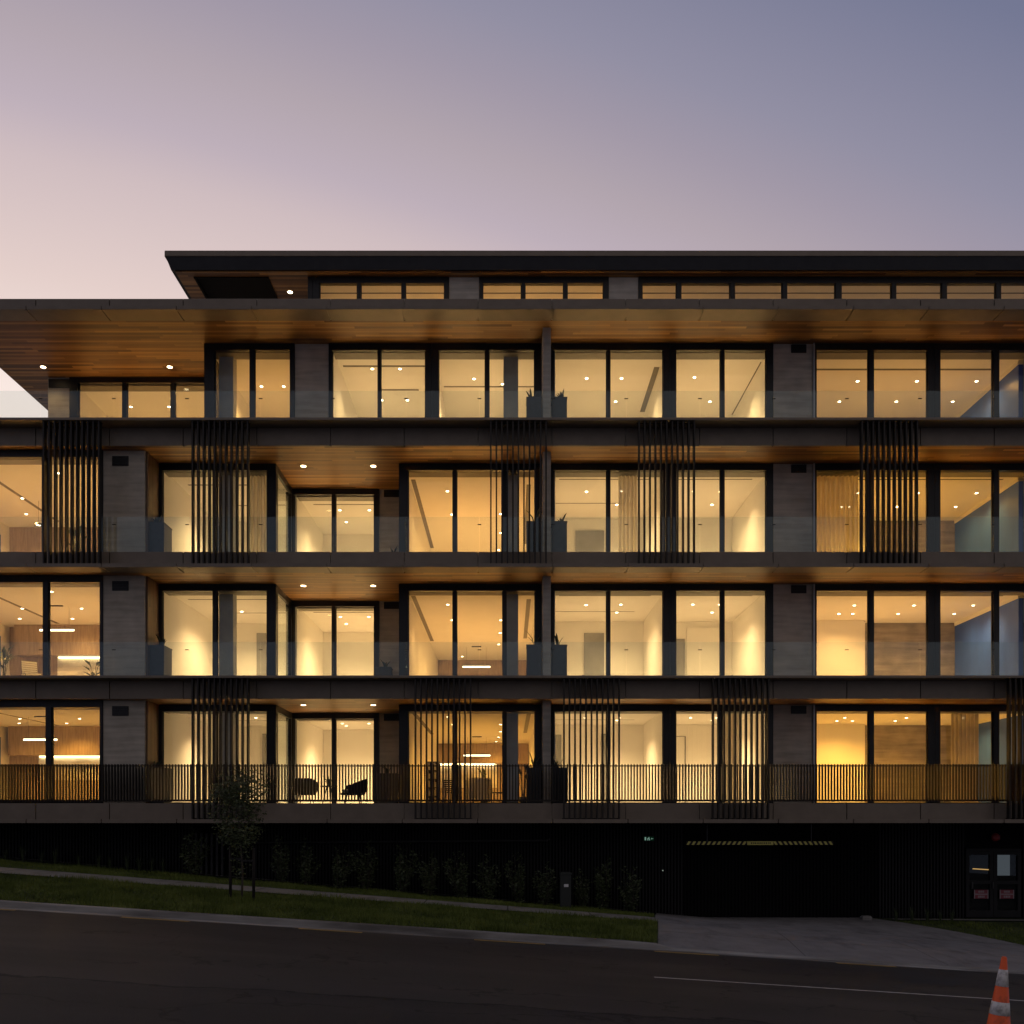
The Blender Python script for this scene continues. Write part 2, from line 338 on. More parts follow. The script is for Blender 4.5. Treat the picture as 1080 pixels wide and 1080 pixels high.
patch(b, 18.9, 20.6, 11.5, 60, 4, 30, -.01)
struct('verge', b, 'turf')
b = MB(); patch(b, 22.9, 26.6, -60, edge2, 6, 60, -.01); patch(b, 22.9, 26.6, xr, 60, 6, 30, -.01)
struct('planting_strip', b, 'turf')
b = MB()
x = -60.0
while x < 3.4:
    x1 = min(x + 1.99, 3.5); patch(b, 21.5, 22.9, x, x1 - .012, 1, 2, .012); x += 2.0
struct('footpath', b, 'path')
b = MB()
dj = [0, .34, .67, 1]
for i0, i1 in zip(dj, dj[1:]):
    xa = lambda d, i0=i0: lerp(edge(d), 11.5, i0) + (.006 if i0 else 0); xb = lambda d, i1=i1: lerp(edge(d), 11.5, i1) - (.006 if i1 < 1 else 0)
    patch(b, 18.15, 19.9, xa, xb, 6, 8, .004, zdrive); patch(b, 19.914, 21.49, xa, xb, 5, 8, .004, zdrive)
patch(b, 18.15, 18.9, 11.5, 60, 3, 20, .004, zdrive); patch(b, 20.6, 21.5, 11.5, 60, 3, 20, .004)
patch(b, 21.5, 22.9, 3.5, 60, 4, 40, .004); 
for i0, i1 in zip(dj, dj[1:]):
    xa = lambda d, i0=i0: lerp(edge2(d), xr(d), i0) + (.006 if i0 else 0); xb = lambda d, i1=i1: lerp(edge2(d), xr(d), i1) - (.006 if i1 < 1 else 0)
    patch(b, 22.914, 24.8, xa, xb, 4, 8, .004); patch(b, 24.814, 26.7, xa, xb, 5, 8, .004)
struct('driveway', b, 'drive')
b = MB(); patch(b, 26.02, 26.16, -60, 4.0, 1, 60, .04); patch(b, 26.02, 26.03, -60, 4.0, 1, 60, .03)
patch(b, 26.02, 26.16, 10.9, 40, 1, 20, .03)
struct('path_edging', b, 'kerb')
# markings
def marking(name, x0, x1, d, w, mat):
    b = MB(); patch(b, d - w / 2, d + w / 2, x0, x1, 1, 8, .005); return struct(name, b, mat)
marking('road_marking', PX(690, 14.07), 30, 14.07, .075, 'roadwhite')
for (a, c) in ((-60, 16), (128, 200), (315, 382), (500, 575), (690, 758), (882, 945)):
    marking('road_marking', PX(a, 17.6), PX(c, 17.6), 17.60, .15, 'roadyellow')
# grass blades
def grass(name, count, dfun, xfun, h0, h1, zf=zg, label=None):
    d = dfun(count); x = xfun(count, d)
    z = np.array([zf(a, c) for a, c in zip(x, d)]) - .02
    patchy = .75 + .45 * np.sin(x * 1.7 + d * 2.3) * np.sin(x * .63 - d * 1.1)
    h = rng.uniform(h0, h1, count) * np.clip(patchy, .5, 1.3); a = rng.uniform(0, 6.283, count); w = rng.uniform(.006, .012, count)
    lx = rng.normal(0, .035, count); ly = rng.normal(0, .035, count)
    v = np.zeros((count, 3, 3))
    v[:, 0] = np.stack([x - np.cos(a) * w, d - np.sin(a) * w, z], 1); v[:, 1] = np.stack([x + np.cos(a) * w, d + np.sin(a) * w, z], 1)
    v[:, 2] = np.stack([x + lx, d + ly, z + h], 1)
    me = bpy.data.meshes.new(name); me.from_pydata(v.reshape(-1, 3).tolist(), [], np.arange(count * 3).reshape(-1, 3).tolist())
    me.materials.append(M['grass']); o = bpy.data.objects.new(name, me); COL.objects.link(o); o['kind'] = 'stuff'
    o['label'] = label; o['category'] = 'grass'
    return o
grass('grass', 62000, lambda n: rng.uniform(18.19, 21.52, n), lambda n, d: rng.uniform(-17, 1, n) * 1.0 * (d > 0) * 1.0 + (np.array([edge(q) for q in d]) + 17) * 0 if False else rng.uniform(0, 1, n) * (np.array([edge(q) - .03 for q in d]) + 14) - 14, .07, .15, label='mown grass of the verge between the kerb and the footpath')
grass('grass', 34000, lambda n: rng.uniform(22.92, 25.6, n), lambda n, d: rng.uniform(0, 1, n) * (np.array([edge2(q) - .05 for q in d]) + 16) - 16, .05, .12, label='grass strip between the footpath and the black batten wall')
grass('grass', 9000, lambda n: rng.uniform(22.95, 25.9, n), lambda n, d: rng.uniform(0, 1, n) * (16 - np.array([xr(q) for q in d])) + np.array([xr(q) for q in d]), .05, .1, label='grass patch in front of the glazed double doors')
grass('grass', 3500, lambda n: rng.uniform(18.95, 20.55, n), lambda n, d: rng.uniform(11.55, 14.5, n), .05, .12, label='grass corner beyond the driveway at the picture edge')

# ------------------------------------------------------------------ building
B = empty('apartment_building', (0, 26.5, 0), 'four storey apartment block with cedar soffits, lit rooms and a recessed penthouse', 'apartment building')
DF, DP, DW, DR, DA = 25.0, 24.5, 26.29, 28.28, 25.35
S = {1: CZ - .026, 2: CZ + 3.344, 3: CZ + 6.777, 4: CZ + 10.21, 5: CZ + 13.63}
F = {1: CZ + .51, 2: CZ + 3.90, 3: CZ + 7.31, 4: CZ + 10.74}
XL, XR = -17.3, 19.3
ROOFL = -15.25
def part(name, mb, mats, parent=None): return mb.build(name, mats, parent or B, B)
J0 = PX(37.7, DF)
joints = [J0 + 2.0 * k for k in range(-3, 18)]
def panels(mb, xl, xr_, y0, y1, z0, z1, gap=.028):
    xs = [xl] + [j for j in joints if xl + .05 < j < xr_ - .05] + [xr_]
    for a, c in zip(xs, xs[1:]): mb.box(a + gap / 2, c - gap / 2, y0, y1, z0, z1)
for l in (1, 2, 3, 4, 5):
    xl = ROOFL if l == 5 else XL
    top = {1: F[1], 2: S[2] + .488, 3: F[3] + .02, 4: S[4] + .48, 5: CZ + 14.19}[l]
    low = l in (1, 3, 5)
    b = MB(); panels(b, xl, XR, DF, DF + .06, S[l] + (.103 if low else 0), top); part('fascia', b, 'bronze')
    b = MB()
    if low: panels(b, xl, XR, DP, DF + .06, S[l], S[l] + .1, .03)
    else: b.box(xl, XR, DP, DF + .3, top + .003, top + .066)
    if low: b.box(xl + .02, XR - .02, DP + .03, DF, S[l] + .025, S[l] + .075)
    part('edge_plate', b, 'bronze')
    b = MB(); b.box(xl, XR, DF + .065, 41, S[l] + .035, (F[l] - .03) if l < 5 else CZ + 14.23); part('floor_slab', b, 'concrete')
    b = MB(); b.box(xl, XR, DF + .065, 28.6 if l < 5 else 34, S[l], S[l] + .03); part('timber_soffit' if l > 1 else 'metal_soffit', b, 'cedar' if l > 1 else 'black')
    if l < 5:
        b = MB(); b.box(XL, XR, DF + .3, DW + .02, F[l] - .028, F[l] - .002); part('balcony_paving', b, 'tile')
        b = MB(); b.box(XL, XR, DW + .021, 41, F[l] - .028, F[l]); part('carpet', b, 'carpet')
b = MB(); b.box(ROOFL, ROOFL + .06, DF + .07, 36, S[5] + .02, CZ + 14.19); part('fascia', b, 'bronze')
b = MB(); b.box(XL, XR, 41.01, 41.2, -2, S[5]); part('rear_wall', b, 'concrete')
b = MB(); b.box(XL - .2, XL - .01, 26.4, 41, -1, F[4] - .05); part('end_wall', b, 'concrete')
b = MB(); b.box(XR + .01, XR + .2, 26.4, 41, -3, S[5]); part('end_wall', b, 'concrete')

# windows -----------------------------------------------------------
def window(px_l, px_r, spans, d, l, head=.19, z0=None, z1=None):
    zb = (F[l] + .002) if z0 is None else z0; zt = (S[l + 1] - .004) if z1 is None else z1
    b = MB(); xl, xr_ = PX(px_l, d), PX(px_r, d)
    b.box(xl, xr_, d - .06, d + .08, zt - head, zt)
    b.box(xl, xr_, d - .06, d + .08, zb, zb + .05)
    edges = [xl] + [PX(p, d) for s in spans for p in s] + [xr_]
    for i in range(0, len(edges), 2): b.box(edges[i], edges[i + 1], d - .055, d + .075, zb + .05, zt - head)
    # slim sash edge round each pane
    for (p, q) in spans:
        x0, x1 = PX(p, d), PX(q, d)
        b.box(x0, x0 + .025, d + .0, d + .05, zb + .052, zt - head - .002); b.box(x1 - .025, x1, d, d + .05, zb + .052, zt - head - .002)
    w = part('window', b, 'frame')
    g = MB()
    for (p, q) in spans: g.box(PX(p, d) + .004, PX(q, d) - .004, d + .02, d + .03, zb + .054, zt - head - .004)
    part('pane', g, 'glass', w)
    return w
for l in (1, 2, 3):
    m = {1: (49, 55), 2: (46, 51.5), 3: (45, 50)}[l]
    window(-135, 109, [(-131, -60), (-55, m[0]), (m[1], 106)], DA, l)
    window(168, 291.5, [(171.5, 225), (229, 282)], DW, l)
    window(302, 400, [(310, 350.5), (354, 395)], DR, l, .17)
    window(421, 571, [(430.5, 478), (481.5, 530.5), (533.5, 564.5)], DW, l)
    # return glazing of the bay, facing the recess
    b = MB(); xg = PX(291.5, DW); g = MB()
    zb, zt = F[l] + .002, S[l + 1] - .004
    b.box(xg - .08, xg, DW + .082, DR - .062, zt - .19, zt); b.box(xg - .08, xg, DW + .082, DR - .062, zb, zb + .05)
    b.box(xg - .08, xg, DW + .082, DW + .2, zb + .05, zt - .19); b.box(xg - .08, xg, DR - .16, DR - .062, zb + .05, zt - .19)
    w = part('window', b, 'frame'); g.box(xg - .045, xg - .035, DW + .2, DR - .16, zb + .05, zt - .19); part('pane', g, 'glass', w)
for l in (1, 2, 3, 4):
    window(582, 706.2, [(584, 640), (643, 699.5)], DW, l)
    window(706.4, 815, [(712.5, 760), (763.5, 808)], DW, l)
    window(858.5, 984.3, [(860.5, 916), (921, 978)], DW, l)
    window(984.6, 1235, [(991, 1047), (1053, 1110), (1123, 1180)], DW, l)
window(74, 236, [(83, 129.5), (134, 180.5), (184.5, 228)], DR, 4, .17)
window(216, 311, [(226.5, 264), (268.5, 306.5)], DW, 4)
window(347, 455.4, [(350.5, 399), (401.5, 449)], DW, 4)
window(455.7, 571, [(462.5, 512), (515.5, 564)], DW, 4)
# pillars ------------------------------------------------------------
def pillar(x0, x1, y0, y1, z0, z1, vent=None, name='concrete_pillar'):
    b = MB(); b.box(x0, x1, y0, y1, z0 + .003, z1 - .003); o = part(name, b, 'concrete')
    if vent:
        v = MB(); v.box(vent[0], vent[1], y0 - .03, y0 - .001, vent[2], vent[3])
        k = vent[2] + .03
        while k < vent[3] - .01: v.box(vent[0] + .02, vent[1] - .02, y0 - .045, y0 - .03, k, k + .015); k += .045
        part('vent_grille', v, 'black', o)
    return o
for l in (1, 2, 3):
    x0, x1 = PX(109.3, DA), PX(153, DA)
    zt = S[l + 1]
    pillar(x0, x1, DA - .02, 28, F[l], zt, (PX(119, DA), PX(136, DA), zt - .42, zt - .16))
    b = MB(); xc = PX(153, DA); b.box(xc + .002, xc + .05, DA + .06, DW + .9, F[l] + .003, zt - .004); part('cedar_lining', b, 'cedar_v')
    b = MB(); b.box(PX(166.5, DW), PX(167.9, DW), DW - .1, DW + .07, F[l] + .004, zt - .006); part('downpipe', b, 'pale_metal')
    pillar(PX(400.3, DR), PX(428, DR), DR, DR + .5, F[l], zt, (PX(405, DR), PX(421, DR), zt - .24, zt - .03))
    b = MB(); xb = PX(421, DW); b.box(xb, xb + .1, DW + .09, 38.6, F[l] + .003, zt - .004); part('bay_side_wall', b, 'frame')
for l in (1, 2, 3, 4):
    zt = S[l + 1]
    pillar(PX(815.4, DW), PX(856.5, DW), DW - .02, DW + .6, F[l], zt, (PX(834, DW), PX(850, DW), zt - .26, zt - .03))
    b = MB(); b.box(PX(856.8, DW), PX(858.3, DW), DW - .1, DW + .05, F[l] + .004, zt - .006); part('downpipe', b, 'pale_metal')
    b = MB(); b.box(PX(572.5, 25.4), PX(581, 25.4), 25.4, DW + .08, F[l] + .003, zt - .003); part('party_fin', b, 'concrete')
    b = MB(); b.box(PX(531 if l == 4 else 533.5, 26.7), PX(546.5, 26.7), 26.6, 26.95, F[l] + .003, zt - .11); part('inner_column', b, 'column')
    b = MB(); b.box(PX(232, 26.7), PX(247, 26.7), 26.6, 26.95, F[l] + .003, zt - .11); part('inner_column', b, 'column')
pillar(PX(311.3, DW), PX(346.7, DW), DW - .02, DW + .6, F[4], S[5])
b = MB(); b.box(PX(51, DR), PX(73.7, DR), DR - .02, DR + 2.5, F[4] + .003, S[5] - .003); w_ = part('side_wall', b, 'concrete')
b = MB(); b.box(PX(52, DR), PX(74, DR), DR - .05, DR - .021, S[5] - .32, S[5] - .06); part('vent_grille', b, 'black', w_)
b = MB(); b.box(PX(216, DW), PX(216, DW) + .1, DW + .085, DR - .065, F[4] + .003, S[5] - .004); part('bay_side_wall', b, 'frame')

# rooms ----------------------------------------------------------------
YEL, ORA, AMB = (1, .655, .285), (1, .54, .16), (1, .49, .075)
LAMPW = 520.0; WATTS = 54.0
def room(l, x0, x1, d0, d1, lights, col, power=1.0, sides='lr', back='paint', slots=(), d0l=None, d0r=None, name=None, pel=True, leftd=None, rightd=None):
    zc = S[l + 1] - .10; zf = F[l]
    b = MB(); b.box(x0 + .006, x1 - .006, d0, d1, zc, zc + .08)
    c = part('ceiling', b, 'ceiling')
    if pel:
        b = MB(); b.box(x0 + .01, x1 - .01, d0 + .005, d0 + .38, zc - .1, zc - .002); part('blind_pelmet', b, 'pelmet', c)
    b = MB(); b.box(x0 + .006, x0 + .1, leftd or d0, d1, zf + .002, zc - .002); part('interior_wall', b, 'paint')
    b = MB(); b.box(x1 - .1, x1 - .006, rightd or d0, d1, zf + .002, zc - .002); part('interior_wall', b, 'paint')
    b = MB(); b.box(x0 + .006, x1 - .006, d1 + .002, d1 + .1, zf + .002, zc - .002); part('back_wall', b, back)
    for (sx0, sy0, sx1, sy1) in slots:
        b = MB(); b.box(sx0, sx1, sy0, sy1, zc - .004, zc - .0005); part('air_slot', b, 'dark_slot', c)
    lamps = []
    for (px, py) in lights:
        d = (zc - CZ) * FPX / (VY - py); x = PX(px, d)
        mg = min(1.15, .36 * (x1 - x0)); x = min(max(x, x0 + mg), x1 - mg)
        d = min(max(d, d0 + .5), d1 - 1.35)
        gap = min(x - x0, x1 - x); lamps.append((x, d, gap, (.36 if gap < 1.2 else 1.1) * (.4 if d1 - d < 1.5 else 1)))
    area = (x1 - x0) * (d1 - d0); unit = power * WATTS * area / sum(q[3] for q in lamps)
    for (x, d, gap, wt) in lamps:
        b = MB(); b.lathe((x, d, zc), [(.0, -.006), (.043, -.006)], 12, [1]); b.lathe((x, d, zc), [(.043, -.006), (.065, -.008), (.068, -.0005)], 12, [0])
        part('downlight', b, ['white', 'lamp'], c)
        li = bpy.data.lights.new('downlight_beam', 'SPOT'); li.energy = unit * wt; li.color = col; li.spot_size = R(126 if gap < 1.2 else 140); li.spot_blend = 1.0; li.shadow_soft_size = .05
        lo = bpy.data.objects.new('downlight_beam', li); COL.objects.link(lo); lo.location = (x - B.location.x, d - B.location.y, zc - .03); lo.parent = B
    return c
xA0, xA1 = XL + .1, PX(109, DA) - .02
xB0, xB1 = PX(168, DW), PX(291.5, DW)
xC0, xC1 = xB1 + .005, PX(421, DW) - .01
xD0, xD1 = PX(421, DW) + .105, PX(571, DW)
xE0, xE1 = PX(582, DW), PX(706.3, DW); xF1 = PX(815.2, DW)
xG0, xG1 = PX(857.5, DW), XR
LI = {
 3: dict(A=[(23.5, 525.5), (62, 499), (40, 550)], B=[(218, 524.5), (262, 530)], C=[(330, 538), (389.5, 538), (340, 557.5)],
         D=[(462.5, 518), (465, 542.5), (467, 562), (528, 542), (528, 562), (526, 580)], E=[(591, 518.5), (675, 518), (663.5, 541.5), (651, 566)],
         F=[(714, 518), (776, 518.5), (752.5, 547.5)], G=[(882, 540), (904, 520), (867, 561), (968, 520), (939, 540), (1030, 520), (1000, 540)]),
 2: dict(A=[(23.5, 641.7), (54.5, 624), (86, 641.7), (36.5, 659), (91.5, 659.5)], B=[(210, 638), (255, 645)], C=[(329.5, 650.5), (389, 650.5), (339.5, 663)],
         D=[(463, 637.5), (465.5, 654), (467.5, 667), (528, 654), (527.5, 667.5), (526, 679.5), (478, 696.5)], E=[(590.5, 638), (675, 637.5), (663.5, 652.5), (651, 670)],
         F=[(713, 637.5), (776, 637.5), (752.5, 657.5)], G=[(901, 638.5), (964, 638.5), (1026.5, 638.5), (877.5, 652), (939.5, 651.5), (997.5, 651.5), (871, 664.5)]),
 1: dict(A=[(21, 758), (36, 766.5), (84, 758), (87, 766.5)], B=[(211, 757), (275, 757)], C=[(330, 763), (340, 769.5), (389, 763)],
         D=[(463, 756), (465, 764), (468, 771.5), (528, 764), (528, 771.5), (526, 777.5), (524, 786)], E=[(590.5, 757), (674, 757), (662, 764.5), (649, 771)],
         F=[(713, 757), (776, 757), (753, 765.5)], G=[(891, 757), (956, 757), (1016, 757), (869, 764.5), (930, 764), (866, 770)]),
 4: dict(R=[(119, 429), (178.3, 429), (193.5, 409.5)], Q=[(266.5, 407.5), (304, 407.5)], P=[(365, 389), (432, 389), (374, 422), (437, 422)],
         O=[(478, 399.5), (540, 405)], E=[(601.5, 399), (675, 399), (663.5, 430)], F=[(719, 398), (782, 397.5), (757.5, 437)],
         G=[(904.5, 402), (967, 402), (1030, 402), (882.5, 427), (942, 427), (1001, 427)]),
}
for l in (1, 2, 3):
    k = LI[l]
    room(l, xA0, xA1, DA + .09, 31.6, k['A'], ORA if l > 1 else AMB, 1.15, back='veneer', slots=[(-15.2, 27.2, -15.08, 31)])
    room(l, xB0, xB1 - .085, DW + .09, 31.0, k['B'], YEL, 1.08, sides='lr', rightd=DR + .09, slots=[(-9.6, 27.6, -7, 27.68), (-9.2, 29.4, -7, 29.46)])
    room(l, xC0, xC1, DR + .09, 32.4, k['C'], YEL, 1.65, slots=[(-6.2, 29.3, -3.6, 29.38)])
    room(l, xD0, xD1, DW + .09, 38.5, k['D'], ORA if l > 1 else AMB, .78, back='veneer', slots=[(PX(436, 27.9), 27.2, PX(436, 27.9) + .13, 34), (.55, 27.6, .68, 33.5)])
    room(l, xE0, xE1, DW + .09, 30.7, k['E'], YEL, 1.15, slots=[(1.5, 27.15, 4.2, 27.21), (1.5, 29.2, 4.0, 29.25)])
    room(l, xE1, xF1, DW + .09, 30.7, k['F'], YEL, 1.2, slots=[(4.9, 27.15, 7.2, 27.21)])
    room(l, xG0, xG1, DW + .09, 30.9, k['G'], AMB if l != 2 else ORA, .56, back='concrete_in', slots=[(9, 27.15, 14.6, 27.23)])
k = LI[4]
room(4, PX(74, DR), PX(216, DW), DR + .09, 32.6, k['R'], ORA, .7)
room(4, PX(216, DW) + .105, PX(311, DW), DW + .09, 31.2, k['Q'], ORA, .85, leftd=DR + .1)
room(4, PX(347, DW), PX(455.5, DW), DW + .09, 31.2, k['P'], YEL, 1.1, slots=[(-4.9, 27.3, -2.4, 27.4), (-4.0, 28.8, -2.8, 28.9)])
room(4, PX(455.5, DW) + .01, PX(571, DW), DW + .09, 31.2, k['O'], YEL, 1.1, slots=[(-2.0, 28.6, .8, 28.68)])
room(4, xE0, xE1, DW + .09, 31.0, k['E'], YEL, 1.1, slots=[(PX(690, 27.4), 27.4, PX(690, 27.4) + .16, 30.4)])
room(4, xE1, xF1, DW + .09, 31.0, k['F'], YEL, 1.1, slots=[(PX(803, 27.0), 27.1, PX(803, 27.0) + .1, 30.6)])
room(4, xG0, xG1, DW + .09, 31.0, k['G'], ORA, .34, back='concrete_in', slots=[(9, 27.5, 14.6, 27.6)])
# panels painted as dusk behind side glass and other things fixed inside the rooms
for l in (1, 2, 3, 4):
    zc = S[l + 1] - .103
    b = MB(); b.box(14.95, 15.08, 27.0, 30.85, F[l] + .003, zc - .12); part('dusk_panel', b, 'dusk_blue')
    b = MB(); b.box(14.93, 15.1, 27.0, 30.85, zc - .118, zc); part('bulkhead', b, 'paint')
    if l < 4:
        b = MB(); b.box(XL + .205, XL + .23, 27.2, 31.0, F[l] + .003, F[l] + 2.35); part('dusk_panel', b, 'dusk_blue')
        # wall end beside the deep living room of G: pale wall left of the textured panel
        b = MB(); b.box(xG0 + .11, PX(911, 30.6), 30.5, 30.88, F[l] + .003, zc); part('interior_wall', b, 'paint')
        # sloping grey stair rail, a solid tube
        zr = F[l] + 1.5
        b = MB(); b.tube([(xG0 + .12, 29.2, zr), (xG0 + 1.3, 30.45, zr + .55)], .035, 8); part('stair_rail', b, 'grey_door')
def inner_panel(px0, px1, py0, d, l, mat, name, th=.05):
    b = MB(); b.box(PX(px0, d), PX(px1, d), d - th, d - .003, F[l] + .003, PZ(py0, d)); return part(name, b, mat)
for l, rows in {3: [(607, 637, 560, 30.7, 'grey_door'), (715, 745, 556, 30.7, 'paint'), (218, 232, 555, 31, 'grey_door'), (276, 281, 555, 31, 'grey_door')],
                2: [(616, 637, 668, 30.7, 'grey_door'), (711, 722, 674, 30.7, 'grey_door'), (724, 764, 662, 30.7, 'paint'), (214, 226, 669, 31, 'grey_door'), (271, 281, 668, 31, 'grey_door')],
                1: [(584, 592, 775, 30.7, 'grey_door'), (634, 641, 774, 30.7, 'grey_door'), (216, 226, 776, 31, 'grey_door'), (277, 281, 774, 31, 'grey_door')]}.items():
    for r in rows: inner_panel(r[0], r[1], r[2], r[3], l, r[4], 'wardrobe_door')
b = MB(); dd = 30.69; b.box(PX(711, dd), PX(722, dd), dd - .03, dd, PZ(776.5, dd) - .02, PZ(776.5, dd)); b.box(PX(722, dd), PX(723.2, dd), dd - .03, dd, F[1], PZ(776.5, dd)); part('door_frame', b, 'grey_door')
# kitchens: cabinets, lit splashbacks
for l in (1, 2):
    zc = S[l + 1] - .105; zl = F[l] + 1.75
    xs = -16.7 if l == 2 else -16.9
    b = MB(); b.box(xs, -12, 31.15, 31.59, zl, zc); kc = part('kitchen_cabinet', b, 'veneer')
    b = MB(); b.box(PX(60 if l == 2 else 40, 31.4), -12.05, 31.5, 31.56, zl - .045, zl - .002); part('light_strip', b, 'strip', kc)
    b = MB(); b.box(PX(58 if l == 2 else 38, 31.4), -12, 31.57, 31.595, F[l] + .9, zl - .003); part('splashback', b, 'marble', kc)
    b = MB(); b.box(PX(30, 31.4), -12, 30.95, 31.56, F[l] + .003, F[l] + .9); part('kitchen_bench', b, 'veneer', kc)
    zl = F[l] + 1.92
    b = MB(); b.box(xD0 + .12, xD1 - .12, 38.0, 38.49, zl, zc); kd = part('kitchen_cabinet', b, 'veneer')
    b = MB(); b.box(PX(463, 38.3), PX(522, 38.3), 38.4, 38.46, zl - .06, zl - .002); part('light_strip', b, 'strip', kd)
    b = MB(); b.box(PX(460, 38.3), PX(524, 38.3), 38.47, 38.495, F[l] + .9, zl - .003); part('splashback', b, 'marble', kd)
    b = MB(); b.box(PX(455, 38), PX(524, 38), 37.8, 38.46, F[l] + .003, F[l] + .9); part('kitchen_bench', b, 'veneer', kd)

# balustrades ------------------------------------------------------------
for l in (2, 3, 4):
    bx = [XL] + [PX(p, DF) for p in (-36, 41, 118.5, 196, 274, 350.5, 428, 505.5, 583.5, 661, 739, 817, 894.5, 972, 1049.5, 1127)] + [XR]
    zt = F[l] + 1.0
    for a, c in zip(bx, bx[1:]):
        b = MB(); b.box(a + .006, c - .006, DF + .09, DF + .102, F[l] + .02, zt); p = part('balustrade_panel', b, 'bglass')
        b = MB(); b.box(c - .05, c + .05, DF + .085, DF + .107, F[l] + .78, F[l] + .8); part('glass_clip', b, 'black', p)
    b = MB(); b.box(XL, XR, DF + .07, DF + .122, F[l] - .01, F[l] + .02); part('glazing_channel', b, 'bronze')
b = MB(); x = XL
while x < XR:
    b.box(x, x + .029, DF + .0, DF + .085, F[1] + .05, F[1] + 1.06); x += .0825
b.box(XL, XR, DF + .03, DF + .075, F[1] + .045, F[1] + .1); b.box(XL, XR, DF + .04, DF + .07, F[1] + 1.0, F[1] + 1.03)
part('slat_balustrade', b, 'slat')
def screen(px0, l_low):
    top = {3: S[4] + .48, 1: S[2] + .488}[l_low]; z0 = S[l_low] + .104
    b = MB(); x = PX(px0, 24.62)
    for i in range(11):
        b.box(x + i * .1472, x + i * .1472 + .038, 24.54, 24.69, z0, top)
    b.box(x - .02, x + 10 * .1472 + .055, 24.692, 24.70, z0, z0 + .03); b.box(x - .02, x + 10 * .1472 + .055, 24.692, 24.70, top - .03, top)
    part('batten_screen', b, 'fin')
for p in (46.5, 203, 517, 673, 907.5): screen(p, 3)
for p in (203, 437.5, 594, 751, 1063): screen(p, 1)

# soffit lights ------------------------------------------------------------
def soffit_light(px, py, z, power=17):
    d = (z - CZ) * FPX / (VY - py); x = PX(px, d)
    b = MB(); b.lathe((x, d, z), [(.0, -.006), (.075, -.006)], 14, [1]); b.lathe((x, d, z), [(.075, -.006), (.095, -.009), (.1, -.0005)], 14, [0])
    part('soffit_light', b, ['black', 'lamp_ext'])
    li = bpy.data.lights.new('soffit_beam', 'SPOT'); li.energy = power; li.color = (1, .62, .24); li.spot_size = R(130); li.spot_blend = .7; li.shadow_soft_size = .05
    lo = bpy.data.objects.new('soffit_beam', li); COL.objects.link(lo); lo.location = (x - B.location.x, d - B.location.y, z - .03); lo.parent = B
for l, py in ((2, 743.5), (3, 617.7), (4, 491.5)):
    for px in (320, 393.7): soffit_light(px, py, S[l])
soffit_light(45.5, 387, S[5], 26); soffit_light(179, 387, S[5], 26)

# penthouse ------------------------------------------------------------
EZ = CZ + (VY - 282) * 27.5 / FPX; PL = PX(174.5, 27.5)
b = MB(); b.box(PL + .12, XR, 27.62, 39, EZ + .02, EZ + .4); b.box(PL + .01, XR, 27.51, 39, EZ + .34, EZ + .48)
# raking metal face between the soffit edge and the roof edge
b.poly([(PL, 27.5, EZ + .338), (XR, 27.5, EZ + .338), (XR, 27.62, EZ), (PL + .12, 27.62, EZ)]); b.poly([(PL, 27.5, EZ + .338), (PL + .12, 27.62, EZ), (PL + .12, 39, EZ), (PL, 39, EZ + .338)])
rf = part('upper_roof', b, 'roofmetal')
b = MB(); b.box(PL - .01, XR, 27.47, 27.505, EZ + .33, EZ + .484); b.box(PL - .03, PL + .005, 27.506, 39, EZ + .33, EZ + .484); part('gutter_edge', b, 'bronze', rf)
so0, so1 = PX(206, 28.0), PX(282, 28.0)
b = MB()
for (x0, x1, y0, y1) in ((PL + .22, so0, 27.7, 34), (so1, XR, 27.7, 34), (so0, so1, 27.7, 28.0), (so0, so1, 31, 34)): b.box(x0, x1, y0, y1, EZ - .01, EZ + .018)
part('timber_soffit', b, 'cedar')
b = MB(); b.box(so0, so1, 28.0, 31, EZ + .0195, EZ + .03)
for (x0, x1, y0, y1) in ((so0 - .04, so0 + .02, 27.96, 31), (so1 - .02, so1 + .04, 27.96, 31), (so0 + .02, so1 - .02, 27.96, 28.02)): b.box(x0, x1, y0, y1, EZ - .035, EZ + .0)
part('soffit_opening', b, 'blackwall')
DPH = 28.0; zb5 = CZ + 14.12; zt5 = EZ - .014
for (a, c, sp) in ((330, 473.7, [(337, 377), (380.5, 424), (427.5, 469)]), (505.5, 641.7, [(509, 550), (553.5, 594.5), (598, 636.5)]),
                   (673.3, 1200, [(677, 713.5), (718, 770), (774.5, 825), (829.5, 881), (887, 940), (944.5, 993), (998, 1050), (1055, 1105), (1110, 1160)])):
    window(a, c, sp, DPH, 5, .2, zb5, zt5)
for (a, c) in ((474, 505.3), (642, 673)):
    b = MB(); b.box(PX(a, DPH), PX(c, DPH), DPH - .02, DPH + .4, zb5, zt5); part('concrete_pillar', b, 'concrete')
b = MB(); b.box(PX(325, DPH), PX(329.7, DPH), DPH - .06, 34, zb5, zt5); part('side_wall', b, 'frame')
b = MB(); b.box(PX(330, DPH), XR, DPH + .1, 33, EZ - .12, EZ - .02); pc = part('ceiling', b, 'ceiling')
b = MB(); b.box(PX(330, DPH), XR, 33.0, 33.1, zb5, EZ - .125); part('back_wall', b, 'paint')
b = MB(); b.box(PX(330, DPH), XR, DPH + .1, 33, zb5 - .004, zb5 + .02); part('carpet', b, 'carpet')
b = MB(); b.box(PX(330, DPH), XR, 29.6, 29.75, EZ - .126, EZ - .121); b.box(PX(330, DPH), XR, 28.6, 28.66, EZ - .126, EZ - .121); part('air_slot', b, 'dark_slot', pc)
